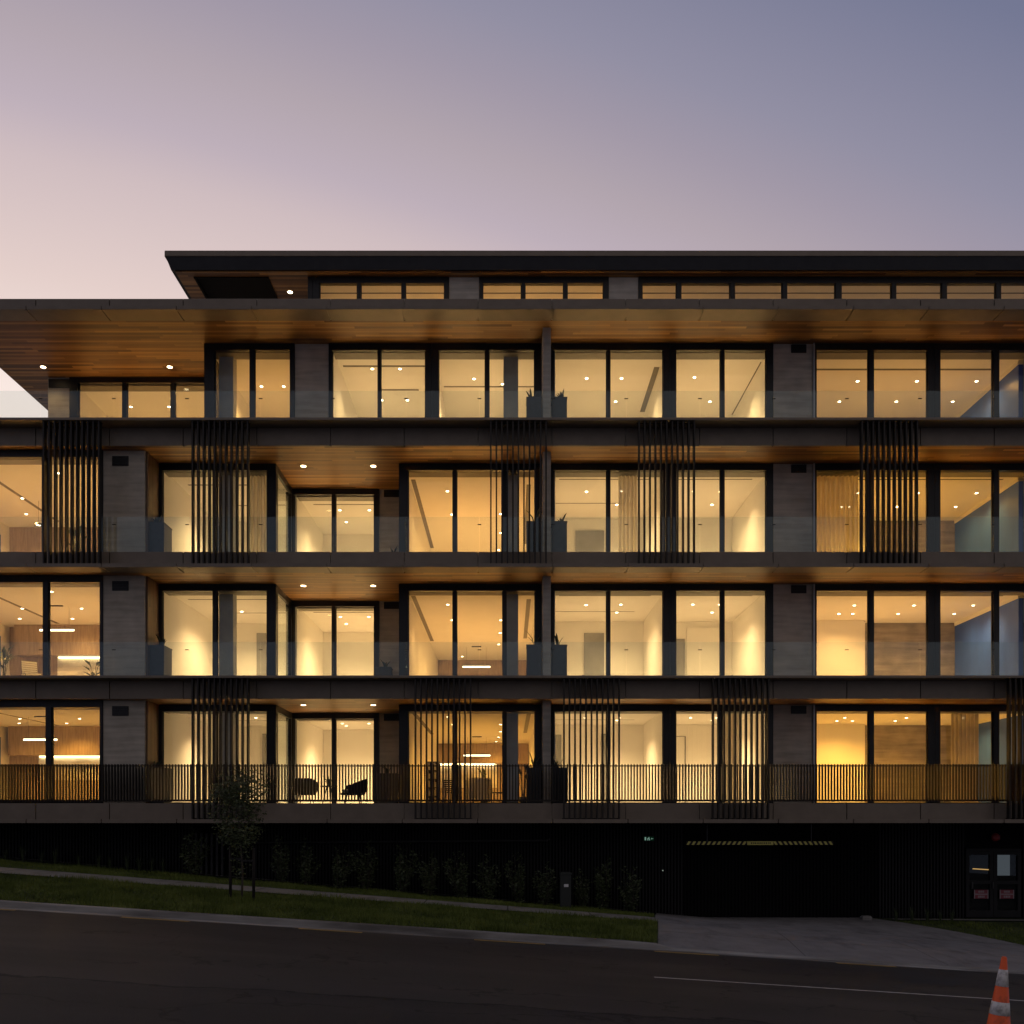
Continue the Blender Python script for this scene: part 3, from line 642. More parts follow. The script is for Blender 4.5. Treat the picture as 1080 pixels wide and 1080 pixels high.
for i, px in enumerate((360, 450, 540, 620, 730, 830, 930, 1030)):
    x = PX(px, 30.5); z = EZ - .12
    b = MB(); b.lathe((x, 30.5, z), [(.0, -.006), (.05, -.006)], 12, [1]); b.lathe((x, 30.5, z), [(.05, -.006), (.068, -.0005)], 12, [0]); part('downlight', b, ['white', 'lamp'], pc)
    li = bpy.data.lights.new('downlight_beam', 'SPOT'); li.energy = LAMPW * (1.4 if px < 700 else .6); li.color = ORA; li.spot_size = R(92); li.spot_blend = 1.0; li.shadow_soft_size = .04
    lo = bpy.data.objects.new('downlight_beam', li); COL.objects.link(lo); lo.location = (x, 30.5 - 26.5, z - .03); lo.parent = B
soffit_light(306, 308, EZ - .012, 60)

# ground storey -----------------------------------------------------------
GW = 26.5
b = MB(); b.box(XL, XR, GW + .06, GW + .3, -3, S[1] - .004); part('basement_wall', b, 'blackwall')
b = MB(); x = XL
gx0, gx1 = PX(722, GW), PX(926, GW); ex0, ex1 = PX(1018, GW), PX(1076, GW)
while x < XR:
    if not (gx0 - .06 < x < gx1 + .02) and not (ex0 - .08 < x < ex1 + .03) and not (PX(206, GW) - .06 < x < PX(240, GW)):
        b.box(x, x + .045, GW - .01, GW + .058, zg(x, GW) - .1, S[1] - .006)
    elif b.v:
        part('batten_cladding', b, 'battens'); b = MB()
    x += .092
part('batten_cladding', b, 'battens')
b = MB(); x = PX(206, GW)
while x < PX(239, GW): b.box(x, x + .06, GW - .04, GW + .058, zg(x, GW) - .1, S[1] - .3); x += .15
part('louvre_slats', b, 'greyslat')
b = MB(); x = gx0
while x < gx1 - .05: b.box(x, x + .05, GW + .02, GW + .058, zg(x, GW) + .02, S[1] - .25); x += .098
b.box(gx0 - .02, gx1 + .02, GW + .0, GW + .058, S[1] - .24, S[1] - .1)
part('garage_door', b, 'blackwall')
b = MB(); b.tube([(PX(262, 26.3), 26.3, PZ(889, 26.3)), (PX(577, 26.3), 26.3, PZ(886.5, 26.3)), (PX(580, 26.3), 26.3, PZ(884.5, 26.3))], .028, 8); part('handrail', b, 'greyslat')
# entrance doors
zd0, zd1 = PZ(968, GW) + .02, PZ(895, GW)
b = MB(); fr = .06
b.box(ex0, ex1, GW - .06, GW + .058, zd1 - .08, zd1)
mid = (ex0 + ex1) / 2
for (a, c) in ((ex0, mid - .006), (mid + .006, ex1)):
    b.box(a, a + .1, GW - .055, GW + .05, zd0, zd1 - .082); b.box(c - .1, c, GW - .055, GW + .05, zd0, zd1 - .082)
    b.box(a + .1, c - .1, GW - .054, GW + .05, zd0, zd0 + .2); b.box(a + .1, c - .1, GW - .054, GW + .05, zd1 - .18, zd1 - .084); b.box(a + .1, c - .1, GW - .054, GW + .05, zd0 + .95, zd0 + 1.05)
door = part('entrance_door', b, 'battens')
b = MB()
for (a, c) in ((ex0, mid - .006), (mid + .006, ex1)):
    for (za, zc_) in ((zd0 + .2, zd0 + .95), (zd0 + 1.05, zd1 - .18)): b.box(a + .102, c - .102, GW - .01, GW + .0, za, zc_)
part('pane', b, 'glass', door)
b = MB(); b.box(PX(1049.5, GW), PX(1065.5, GW), GW + .02, GW + .03, PZ(923.5, GW), PZ(900.5, GW)); part('glowing_door_panel', b, 'screen', door)  # pale panel, weak glow added so it stands out from the dark door
b = MB(); b.tube([(PX(1026.5, GW), GW + .03, PZ(916.3, GW)), (PX(1045, GW), GW + .03, PZ(917.4, GW))], .013, 8); part('light_strip', b, 'door_strip', door)
b = MB(); b.box(PX(1024, GW) - .02, PX(1024, GW) + .02, GW - .1, GW - .056, PZ(937, GW), PZ(930, GW)); b.box(mid - .05, mid - .02, GW - .1, GW - .056, PZ(937, GW), PZ(930, GW)); part('handle', b, 'greyslat', door)
for px in (1026, 1053):
    b = MB(); x0, x1 = PX(px, GW), PX(px + 15, GW); za, zc_ = PZ(947.5, GW), PZ(938.3, GW); y = GW - .072
    b.box(x0, x1, y, y + .012, za, zc_, 0)
    h = (zc_ - za)
    b.box(x0, x1, y - .003, y - .0005, za + .44 * h, za + .56 * h, 1)
    for (q0, q1, r0, r1) in ((.3, .42, .68, .9), (.45, .55, .68, .9), (.58, .7, .68, .9), (.28, .38, .1, .34), (.41, .52, .1, .34), (.55, .62, .1, .34), (.65, .73, .1, .34)):
        b.box(lerp(x0, x1, q0), lerp(x0, x1, q1), y - .003, y - .0005, za + r0 * h, za + r1 * h, 1)
    for q in (0, .94): b.box(lerp(x0, x1, q), lerp(x0, x1, q + .06), y - .004, y - .0005, za, zc_, 1)
    part('door_sign', b, ['redsign', 'signwhite'], door)

# ------------------------------------------------------------------ things on the wall
t = empty('alarm_bell', (PX(1048.5, GW), GW - .06, PZ(883, GW)), 'round red alarm bell on the black wall above the double doors', 'alarm bell')
b = MB(); c = t.location
for i in range(1): b.lathe((0, 0, 0), [(0.0, .09), (.06, .085), (.1, .06), (.12, .02), (.12, 0), (0, 0)], 20, [0] * 5)
b.v = [(c.x + x, c.y - z, c.z + y) for x, y, z in b.v]; b.build('gong', ['red'], t, t)
b = MB(); b.box(c.x - .07, c.x + .14, c.y + .0, c.y + .055, c.z - .07, c.z + .06); b.build('mounting_box', 'red', t, t)
t = empty('exit_sign', (PX(684, GW), GW - .06, PZ(884.5, GW)), 'small green lit running man exit sign on the black wall', 'exit sign')
c = t.location; b = MB(); b.box(c.x - .16, c.x + .16, c.y, c.y + .04, c.z - .07, c.z + .07); b.build('case', 'black', t, t)
b = MB(); y = c.y - .004
b.box(c.x - .145, c.x + .145, y, y + .003, c.z - .055, c.z + .055, 0)
def rect(x0, x1, z0, z1): b.box(c.x + x0, c.x + x1, y - .004, y - .001, c.z + z0, c.z + z1, 1)
rect(-.12, -.08, -.045, .045); rect(-.01, .015, .022, .045); rect(-.025, .012, -.012, .018); rect(-.05, -.02, .0, .012); rect(.01, .035, -.01, .002); rect(-.045, -.02, -.045, -.012); rect(.0, .03, -.045, -.016); rect(.07, .085, -.02, .02); rect(.085, .125, -.006, .006)
b.build('face', ['exitg', 'exitw'], t, t)
t = empty('wall_lamp', (PX(698.7, GW), GW - .05, PZ(918, GW)), 'tiny pale indicator lamp on the black wall below the exit sign', 'lamp')
c = t.location; b = MB(); b.box(c.x - .035, c.x + .035, c.y, c.y + .04, c.z - .05, c.z + .05); b.build('case', 'black', t, t)
b = MB(); b.box(c.x - .014, c.x + .014, c.y - .008, c.y - .001, c.z - .014, c.z + .014); b.build('lens', 'led', t, t)
# clearance bar
d = 25.7; z0, z1 = PZ(891, d), PZ(887.4, d); x0, x1 = PX(724, d), PX(879, d)
t = empty('clearance_bar', ((x0 + x1) / 2, d, z0), 'yellow and black striped clearance bar hanging over the garage entrance', 'clearance bar')
b = MB(); b.box(x0, x1, d, d + .05, z0, z1, 0)
s0, s1 = PX(788, d), PX(815.5, d)
n = 12; w = (s0 - x0) / n; h = z1 - z0
for i in range(n):
    a = x0 + i * w; b.poly([(a, d - .003, z0), (a + w * .5, d - .003, z0), (min(a + w * .9, s0), d - .003, z1), (a + w * .4, d - .003, z1)], 1)
w = (x1 - s1) / n
for i in range(n):
    a = s1 + i * w; b.poly([(a + w * .4, d - .003, z0), (a + w * .9, d - .003, z0), (a + w * .5, d - .003, z1), (a, d - .003, z1)], 1)
b.build('bar', ['black', 'yellow'], t, t)
b = MB(); b.box(s0, s1, d - .012, d - .004, z0 - .004, z1 + .004, 0)
xx = s0 + .1
for wd in (.05, .03, .05, .03, .04, .05, .03, .04, .05, .03, .04):
    b.box(xx, xx + wd * .8, d - .015, d - .0125, z0 + .03, z1 - .03, 1); xx += wd + .012
b.build('height_plate', ['yellow', 'black'], t, t)
for px in (746, 856):
    b = MB(); x = PX(px, d); zt = S[1] - .004; zz = z1
    while zz < zt - .03: b.tube([(x, d + .025, zz), (x, d + .025, zz + .035)], .006, 6); zz += .04
    b.build('chain', 'pale_metal', t, t)
# utility pillar
d = 25.0; x0, x1 = PX(591, d), PX(602.5, d); xm = (x0 + x1) / 2; zb = zg(xm, d)
t = empty('utility_pillar', (xm, d, zb), 'grey green utility pillar with a white label among the shrubs', 'utility cabinet')
zt = PZ(922.5, d)
b = MB(); b.box(x0, x1, d, d + .25, zb - .05, zt); b.build('body', 'utility', t, t)
b = MB(); b.box(x0 - .02, x1 + .02, d - .02, d + .27, zt + .002, zt + .05); b.box(x0 + .02, x1 - .02, d + .01, d + .24, zt + .05, zt + .07); b.build('cap', 'utility', t, t)
b = MB(); b.box(xm - .05, xm + .07, d - .006, d - .001, PZ(935.5, d), PZ(932.5, d)); b.build('label_plate', 'white', t, t)
# pale block at the garage jamb
t = MB(); x0 = PX(909, 26.1); zb = zg(x0, 26.1)
t.box(x0, x0 + .27, 26.05, 26.25, zb + .0, zb + .09); t.box(x0 + .03, x0 + .24, 26.07, 26.23, zb + .09, zb + .11)
t.build('concrete_block', 'kerb', props={'label': 'small pale block on the driveway beside the garage door', 'category': 'block'})

# ------------------------------------------------------------------ traffic cone
d = 11.3; x = PX(1052.5, d); zb = zg(x, d)
t = empty('traffic_cone', (x, d, zb), 'orange traffic cone with two white reflective collars standing on the road', 'traffic cone')
def rr(z): return lerp(.155, .032, (z - .035) / .865)
zs = [.035, .23, .36, .361, .50, .501, .655, .656, .79, .791, .885, .9]
b = MB(); loc = t.location
def seg_(z0, z1, off): return [(rr(z0) + off, z0), (rr(z1) + off, z1)]
b.lathe(loc, [(rr(.035) + .02, .035), (rr(.05), .05), (rr(.885), .885), (rr(.885) - .012, .9), (.0, .9)], 28, [0] * 4)
b.build('body', 'orange', t, t)
for (za, zc_) in ((.225, .375), (.555, .75)):
    b = MB(); b.lathe(loc, [(rr(za) + .0005, za), (rr(za) + .003, za + .001), (rr(zc_) + .003, zc_ - .001), (rr(zc_) + .0005, zc_)], 28, [0] * 3); b.build('collar', 'reflective', t, t)
b = MB(); b.box(loc.x - .19, loc.x + .19, loc.y - .19, loc.y + .19, loc.z + .006, loc.z + .034); b.build('base', 'rubber', t, t)
t.rotation_euler = (0, R(4.8), 0); t.scale = (.9, .9, 1.055)

# ------------------------------------------------------------------ planting
def leaf_cloud(mb, pts, size, mi=0, droop=.2):
    for p in pts:
        p = Vector(p); a = random.uniform(0, 6.283); e = random.uniform(-.6, .9) - droop
        dv = Vector((math.cos(a) * math.cos(e), math.sin(a) * math.cos(e), math.sin(e))); sd = dv.cross(Vector((random.gauss(0, 1), random.gauss(0, 1), random.gauss(0, 1)))).normalized()
        s = size * random.uniform(.6, 1.3)
        mb.poly([p, p + dv * s * .5 + sd * s * .22, p + dv * s, p + dv * s * .5 - sd * s * .22], mi)
def tree():
    d = 20.3; x = PX(255, d); zb = zg(x, d)
    t = empty('street_tree', (x, d, zb), 'young street tree with a slim airy crown between two stakes', 'tree')
    z0 = zb; b = MB()
    tr = [(x, d, z0 - .05), (x + .02, d, z0 + .6), (x - .03, d + .02, z0 + 1.2), (x - .08, d, z0 + 1.9), (x - .06, d, z0 + 2.75)]
    b.tube(tr, [.026, .022, .019, .013, .004], 8)
    tips = []
    for i in range(26):
        f = random.uniform(.30, .98); zz = z0 + lerp(.6, 2.8, f); a = random.uniform(0, 6.283)
        ln = random.uniform(.35, .72) * (1 - .55 * abs(f - .55) * 1.6)
        p0 = Vector((x - .05, d, zz - .15)); p1 = p0 + Vector((math.cos(a) * ln * .6, math.sin(a) * ln * .6, ln * .4)); p2 = p1 + Vector((math.cos(a) * ln * .4, math.sin(a) * ln * .4, ln * .5))
        b.tube([p0, p1, p2], [.009, .006, .002], 5); tips += [(p0, p1), (p1, p2)]
    b.build('trunk', 'bark', t, t)
    b = MB(); pts = []
    for (a, c) in tips:
        for k in range(80):
            q = a.lerp(c, random.uniform(.2, 1.1)); pts.append(q + Vector((random.gauss(0, .1), random.gauss(0, .1), random.gauss(0, .1))))
    for k in range(160): pts.append(Vector((x - .05 + random.gauss(0, .1), d + random.gauss(0, .1), z0 + random.uniform(.45, 1.2))))
    leaf_cloud(b, pts, .075); b.build('crown', 'leaf', t, t)
    for px, lab in ((243, 'dark timber stake standing on the far left of the young street tree'), (267.5, 'dark timber stake standing close to the right of the young street tree')):
        sx = PX(px, d); zs_ = zg(sx, d)
        s_ = empty('tree_stake', (sx, d, zs_), lab.replace('far ', '').replace('close to ', ''), 'stake', 'stakes of the street tree')
        b = MB(); b.tube([(sx, d, zs_ - .1), (sx, d, zs_ + 1.15)], .034, 8); b.build('post', 'stake', s_, s_)
        b = MB(); b.box(min(sx, x) , max(sx, x), d - .036, d - .03, zs_ + .85, zs_ + .89); b.build('tie', 'rubber', s_, s_)
tree()
def shrub_proto():
    t = empty('shrub', (0, 0, 0), '', 'shrub', 'shrubs planted along the black batten wall')
    b = MB(); pts = []
    for i in range(13):
        a = random.uniform(0, 6.283); r = random.uniform(.08, .4); h = random.uniform(.5, 1.2)
        p0 = Vector((math.cos(a) * .03, math.sin(a) * .03, -.03)); p1 = Vector((math.cos(a) * r * .6, math.sin(a) * r * .6, h * .55)); p2 = Vector((math.cos(a) * r, math.sin(a) * r, h))
        b.tube([p0, p1, p2], [.01, .007, .002], 5)
        for k in range(60):
            f = random.uniform(.12, 1.03); q = p0.lerp(p1, f * 2) if f < .5 else p1.lerp(p2, f * 2 - 1)
            pts.append(q + Vector((random.gauss(0, .045), random.gauss(0, .045), random.gauss(0, .03))))
    b.build('stem', 'bark', t, t)
    b = MB(); leaf_cloud(b, pts, .085, droop=-.15); b.build('foliage', 'shrub', t, t)
    return t
proto = [shrub_proto(), shrub_proto()]
spots = [(205, 1.1), (297, 1.05), (322, 1.0), (357, 1.05), (386, 1.15), (423, 1.1), (453, 1.0), (487, 1.15), (515, 1.05), (548, 1.15), (575, 1.0), (615, .85), (637, 1.2), (664, 1.05)]
words_ = ['shrub left of the young street tree, against the grey louvre slats', 'first shrub to the right of the young street tree', 'second shrub to the right of the young street tree',
          'third shrub to the right of the young street tree', 'fourth shrub right of the street tree, bushy and tall', 'shrub of medium height under the second batten screen of the lowest balcony',
          'narrow shrub just right of the middle batten screen', 'tall shrub seventh from the young street tree', 'narrow shrub eighth from the young street tree',
          'bushy shrub left of the utility pillar, two places away', 'low shrub immediately left of the utility pillar', 'smallest shrub immediately right of the utility pillar', 'tallest shrub, second right of the utility pillar',
          'last shrub of the row, nearest to the driveway']
for i, ((px, s), lab) in enumerate(zip(spots, words_)):
    d = 25.35 + random.uniform(-.1, .15); x = PX(px, d); loc = (x, d, zg(x, d)); p = proto[i % 2]
    o = p if i < 2 else copy_tree(p)
    o.location = loc; o.rotation_euler = (0, 0, random.uniform(0, 6.28)); o.scale = (s * random.uniform(.85, 1.1), s, s * random.uniform(.92, 1.06)); o['label'] = lab
# tussocks at the wall's foot
def tuft(n, h, spread, mat, name='tussock_plant', cat='plant'):
    b = MB()
    for i in range(n):
        a = random.uniform(0, 6.283); r = random.uniform(.3, 1) * spread; hh = h * random.uniform(.6, 1.1); w = .009
        s = Vector((-math.sin(a), math.cos(a), 0)) * w; u = Vector((math.cos(a), math.sin(a), 0))
        p0 = u * .02; p1 = u * r * .4 + Vector((0, 0, hh * .65)); p2 = u * r + Vector((0, 0, hh))
        b.poly([p0 - s, p0 + s, p1 + s * .8, p1 - s * .8]); b.poly([p1 - s * .8, p1 + s * .8, p2])
    return b
tp = tuft(26, .42, .2, 'succ').build('tussock_plant', 'shrub', props={'label': 'young tussock plant at the foot of the black wall', 'category': 'plant', 'group': 'tussock plants along the wall'})
first = True
for px in (6, 24, 44, 58, 83, 104, 116, 134, 147, 160, 172, 945, 962, 978, 992, 1004):
    d = 25.85; x = PX(px, d)
    o = tp if first else tp.copy()
    if not first: COL.objects.link(o)
    first = False
    o.location = (x, d, zg(x, d)); o.rotation_euler = (0, 0, random.uniform(0, 6.28)); s = random.uniform(.75, 1.2); o.scale = (s, s, s)
    o['label'] = 'young tussock plant on the grass at the upper end of the black wall' if px < 500 else 'young tussock plant between the garage door and the glazed double doors'
    o['group'] = 'tussock plants at the upper end of the wall' if px < 500 else 'tussock plants beside the glazed doors'

# ------------------------------------------------------------------ planters and their plants
def succulent(kind):
    b = MB()
    n = {0: 5, 1: 8, 2: 4}[kind]
    for i in range(n):
        a = random.uniform(0, 6.283); lean = random.uniform(.15, .7); h = random.uniform(.2, .5) * (1.2 if kind == 2 else .8); w = .035
        u = Vector((math.cos(a), math.sin(a), 0)); s = Vector((-math.sin(a), math.cos(a), 0)); th = .012
        ring = []
        for f, ww in ((0, .5), (.45, 1.0), (.8, .7), (1, .05)):
            c = u * (.03 + lean * h * f * f) + Vector((0, 0, h * f * (1 - .2 * f * lean))); nrm = Vector((u.x * .9, u.y * .9, -.3)) * th * ww
            ring.append([c - s * w * ww, c + nrm, c + s * w * ww, c - nrm])
        for r0, r1 in zip(ring, ring[1:]):
            for k in range(4): b.poly([r0[k], r0[(k + 1) % 4], r1[(k + 1) % 4], r1[k]])
    return b
lv = {1: 'first', 2: 'second', 3: 'third', 4: 'fourth'}
def planter(px0, px1, d, depth, l, hgt, label, kind, plabel):
    x0, x1 = PX(px0, d), PX(px1, d); z0 = F[l] + .001; zt = z0 + hgt; xm = (x0 + x1) / 2; ym = d + depth / 2
    t = empty('planter', (xm, ym, z0), label, 'planter', 'charcoal planters on the balconies')
    b = MB(); ox = .012
    # tapered walls with a rim
    b.box(x0, x1, d, d + depth, z0, zt - .03); b.box(x0 - ox, x1 + ox, d - ox, d + .03, zt - .03, zt); b.box(x0 - ox, x1 + ox, d + depth - .03, d + depth + ox, zt - .03, zt)
    b.box(x0 - ox, x0 + .03, d + .03, d + depth - .03, zt - .03, zt); b.box(x1 - .03, x1 + ox, d + .03, d + depth - .03, zt - .03, zt)
    b.build('box', 'planter', t, t)
    b = MB(); b.box(x0 + .032, x1 - .032, d + .032, d + depth - .032, zt - .029, zt - .015); b.build('potting_soil', 'soil', t, t)
    q = succulent(kind); q.build('succulent', 'succ', props={'label': plabel, 'category': 'plant', 'group': 'succulents in the balcony planters'}).location = (xm + random.uniform(-.08, .08), ym, zt - .016)
pd = 25.45
for l in (1, 2, 3, 4):
    n = lv[l]
    planter(555.5, 571, pd, .5, l, 1.0, f'charcoal planter left of the party fin on the {n} balcony up', 2 if l < 4 else 1, f'succulent in the planter left of the party fin, {n} balcony up')
    planter(582.5, 598, pd, .5, l, 1.0, f'charcoal planter right of the party fin on the {n} balcony up', 0 if l < 4 else 1, f'succulent in the planter right of the party fin, {n} balcony up')
for l in (1, 2, 3):
    n = lv[l]
    planter(154.5, 173, pd + .1, .6, l, 1.0, f'charcoal planter beside the cedar lined pillar on the {n} balcony up', 1, f'dark succulent in the planter by the cedar lined pillar, {n} balcony up')
    planter({1: 397, 2: 396, 3: 404}[l], {1: 418, 2: 412, 3: 420}[l], 27.6, .5, l, .95 if l == 1 else .75, f'low charcoal planter in the recess before the concrete pillar, {n} balcony up', 0, f'small succulent in the low recess planter, {n} balcony up')

# ------------------------------------------------------------------ furniture
def armchair(loc, rz, label):
    t = empty('balcony_armchair', (0, 0, 0), label, 'armchair', 'wicker armchairs on the lowest balcony')
    b = MB(); b.lathe((0, 0, 0), [(.30, .28), (.36, .42), (.38, .62), (.375, .74)], 22, [0] * 3, R(-25), R(205)); b.lathe((0, 0, 0), [(.345, .74), (.35, .62), (.33, .42), (.27, .28)], 22, [0] * 3, R(-25), R(205))
    b.lathe((0, 0, 0), [(.375, .74), (.345, .74)], 22, [0], R(-25), R(205)); 
    b.v = [(x, y, z if z < .45 else .45 + (z - .45) * (.35 + .65 * max(0, min(1, .25 + .9 * y / .38)))) for x, y, z in b.v]
    b.build('shell', 'chair', t, t)
    b = MB(); b.lathe((0, 0, 0), [(0, .26), (.29, .27), (.31, .30), (.30, .33), (0, .34)], 22, [0] * 4); b.build('seat', 'chair', t, t)
    b = MB(); b.lathe((0, .0, 0), [(0, .345), (.26, .345), (.28, .39), (.25, .43), (0, .44)], 20, [0] * 4); b.build('cushion', 'cushion', t, t)
    for a in (45, 135, 225, 315):
        b = MB(); b.tube([(.22 * math.cos(R(a)), .22 * math.sin(R(a)), .27), (.28 * math.cos(R(a)), .28 * math.sin(R(a)), .0)], [.018, .012], 8); b.build('leg', 'chair', t, t)
    t.location = loc; t.rotation_euler = (0, 0, rz); return t
armchair((PX(322, 26.6), 26.6, F[1]), R(180), 'wicker tub armchair seen from behind its rounded back on the balcony')
a2 = armchair((PX(372, 26.6), 26.6, F[1]), R(-75), 'wicker armchair seen side on, right of the balcony table'); a2.scale = (1.15, 1.15, 1.0)
t = empty('side_table', (PX(347, 26.5), 26.5, F[1]), 'small round dark table between the two balcony armchairs', 'table')
c = t.location; b = MB(); b.lathe(c, [(0, .50), (.24, .50), (.25, .515), (.24, .53), (0, .53)], 24, [0] * 4); b.build('table_top', 'chair', t, t)
for a in (90, 210, 330):
    b = MB(); b.tube([(c.x + .06 * math.cos(R(a)), c.y + .06 * math.sin(R(a)), c.z + .5), (c.x + .2 * math.cos(R(a)), c.y + .2 * math.sin(R(a)), c.z)], .014, 8); b.build('leg', 'chair', t, t)
q = succulent(1); q.build('potted_succulent', 'succ', props={'label': 'small leafy plant standing on the round balcony table', 'category': 'plant'}).location = (c.x, c.y, c.z + .53)
# bookshelf, armchair, dining chairs and plant in the first-floor living room
x0, x1, d = PX(450, 29.0), PX(463.5, 29.0), 29.0; z0 = F[1] + .001; zt = PZ(803, 29.0)
t = empty('bookshelf', ((x0 + x1) / 2, d, z0), 'tall dark open bookshelf behind the slats of the living room window', 'bookshelf')
b = MB(); b.box(x0, x0 + .025, d, d + .3, z0, zt); b.box(x1 - .025, x1, d, d + .3, z0, zt); b.box(x0 + .025, x1 - .025, d + .28, d + .299, z0, zt); b.build('carcass', 'chair', t, t)
for i in range(6):
    z = lerp(z0 + .02, zt - .03, i / 5); b = MB(); b.box(x0 + .026, x1 - .026, d, d + .279, z, z + .025); b.build('shelf', 'chair', t, t)
b = MB()
for i in range(5):
    z = lerp(z0 + .02, zt - .03, i / 5) + .026; x = x0 + .03
    while x < x1 - .08:
        w = random.uniform(.02, .04); b.box(x, x + w, d + .04, d + .2, z, z + random.uniform(.15, .26)); x += w + .004
b.build('books', 'cushion', props={'label': 'rows of pale books standing on the dark living room bookshelf', 'category': 'books', 'kind': 'stuff'})
x, d = PX(505, 28.2), 28.2
t = empty('lounge_chair', (x, d, F[1]), 'rounded pale lounge chair behind the slats of the lowest living room', 'armchair'); c = t.location
b = MB(); b.lathe(c, [(.28, .14), (.40, .2), (.43, .45), (.40, .78), (.34, .84), (.30, .8), (.31, .5), (.29, .42)], 26, [0] * 7, R(190), R(350)); b.build('shell', 'cushion', t, t)
b = MB(); b.lathe(c, [(0, .14), (.36, .15), (.38, .3), (.33, .43), (0, .45)], 26, [0] * 4); b.build('seat', 'cushion', t, t)
for a in (45, 135, 225, 315):
    b = MB(); b.tube([(c.x + .24 * math.cos(R(a)), c.y + .24 * math.sin(R(a)), c.z + .15), (c.x + .26 * math.cos(R(a)), c.y + .26 * math.sin(R(a)), c.z)], .015, 8); b.build('leg', 'chair', t, t)
def dining_chair(loc, rz, label, mat='chair'):
    t = empty('dining_chair', (0, 0, 0), label, 'chair', 'chairs inside the lit rooms')
    b = MB(); b.box(-.22, .22, -.22, .22, .43, .47); b.build('seat', mat, t, t)
    b = MB(); 
    for i in range(6):
        z = .5 + i * .065; b.box(-.21, .21, .2 + i * .012, .225 + i * .012, z, z + .045)
    b.build('backrest', mat, t, t)
    for sx in (-1, 1):
        b = MB(); b.tube([(sx * .2, -.2, .43), (sx * .21, -.21, 0)], .016, 8); b.build('leg', 'chair', t, t)
        b = MB(); b.tube([(sx * .2, .29, .88), (sx * .2, .2, .45), (sx * .21, .24, 0)], .016, 8); b.build('leg', 'chair', t, t)
    t.location = loc; t.rotation_euler = (0, 0, rz)
dining_chair((PX(478, 30.0), 30.0, F[1]), R(30), 'dark dining chair between the bookshelf and the pale lounge chair')
dining_chair((PX(526, 30.2), 30.2, F[1]), R(-80), 'dark dining chair right of the pale lounge chair, by the mullion')
dining_chair((PX(33, 27.2), 27.2, F[2]), R(40), 'pale slatted chair in the kitchen room at the left end, second floor', 'cushion')
b = MB()
def houseplant(loc, h, label, n=9):
    t = empty('house_plant', loc, label, 'plant', 'plants inside the lit rooms'); c = t.location
    b = MB(); b.lathe(c, [(0, 0), (.1, 0), (.14, .24), (.125, .24), (.12, .2), (0, .2)], 18, [0] * 5); b.build('pot', 'planter', t, t)
    b = MB()
    for i in range(n):
        a = random.uniform(0, 6.283); hh = h * random.uniform(.55, 1); r = random.uniform(.08, .3); u = Vector((math.cos(a), math.sin(a), 0)); s = Vector((-math.sin(a), math.cos(a), 0))
        p0 = c + Vector((0, 0, .2)); p1 = c + u * r * .5 + Vector((0, 0, hh * .8)); p2 = c + u * r + Vector((0, 0, hh))
        b.tube([p0, p1, p2], [.008, .006, .004], 5)
        b.poly([p1, p1.lerp(p2, .5) + s * .07, p2 + u * .12, p1.lerp(p2, .5) - s * .07])
    b.build('foliage', 'succ', t, t)
houseplant((PX(552, 27.3), 27.3, F[1]), 1.35, 'tall leafy house plant beside the planter behind the lowest living room window')
houseplant((PX(511, 30.5), 30.5, F[1]), 1.4, 'dark leafy house plant standing behind the pale lounge chair', 12)
houseplant((PX(99, 27.5), 27.5, F[2]), .95, 'low green house plant in the kitchen room, second floor left end', 12)
houseplant((PX(4, 27.6), 27.6, F[2]), 1.5, 'tall house plant at the left picture edge, second floor', 12)
houseplant((PX(82, 27.4), 27.4, F[3]), 1.55, 'house plant behind the leftmost batten screen, third floor', 12)
# pendants
def linear_pendant(px0, px1, py, d, l, label):
    x0, x1 = PX(px0, d), PX(px1, d); z = PZ(py, d); zc = S[l + 1] - .102
    t = empty('pendant_lamp', ((x0 + x1) / 2, d, z), label, 'pendant lamp', 'linear pendant lamps')
    b = MB(); b.box(x0, x1, d - .02, d + .02, z, z + .05); b.build('light_bar', 'pend', t, t)
    b = MB(); b.box(x0 - .005, x1 + .005, d - .024, d + .024, z + .051, z + .07); b.build('housing', 'black', t, t)
    for x in (x0 + .15, x1 - .15):
        b = MB(); b.tube([(x, d, z + .07), (x, d, zc - .03)], .004, 5); b.build('cable', 'black', t, t)
    b = MB(); b.box((x0 + x1) / 2 - .18, (x0 + x1) / 2 + .18, d - .03, d + .03, zc - .03, zc); b.build('canopy', 'black', t, t)
linear_pendant(42, 78, 665.5, 28.4, 2, 'glowing bar pendant in the left end room, second floor')
linear_pendant(25, 60, 781, 28.2, 1, 'glowing bar pendant in the left end room, first floor')
linear_pendant(488, 517, 704, 35, 2, 'glowing bar pendant in the central living room, second floor')
linear_pendant(489, 517, 797.5, 34.9, 1, 'glowing bar pendant in the central living room, first floor')
d = 29.0; x = PX(40.5, d); z = PZ(553, d); zc = S[4] - .102
t = empty('pendant_lamp', (x, d, z), 'small dark dome pendant lamp left of the leftmost batten screen, third floor', 'pendant lamp')
b = MB(); b.lathe((x, d, z), [(.13, -.04), (.11, .02), (.05, .06), (.012, .08)], 20, [0] * 3); b.build('lamp_shade', 'black', t, t)
b = MB(); b.lathe((x, d, z), [(0, -.03), (.07, -.03), (.06, .0)], 16, [0] * 2); b.build('bulb', 'pend', t, t)
b = MB(); b.tube([(x, d, z + .08), (x, d, zc)], .005, 6); b.build('cable', 'black', t, t)
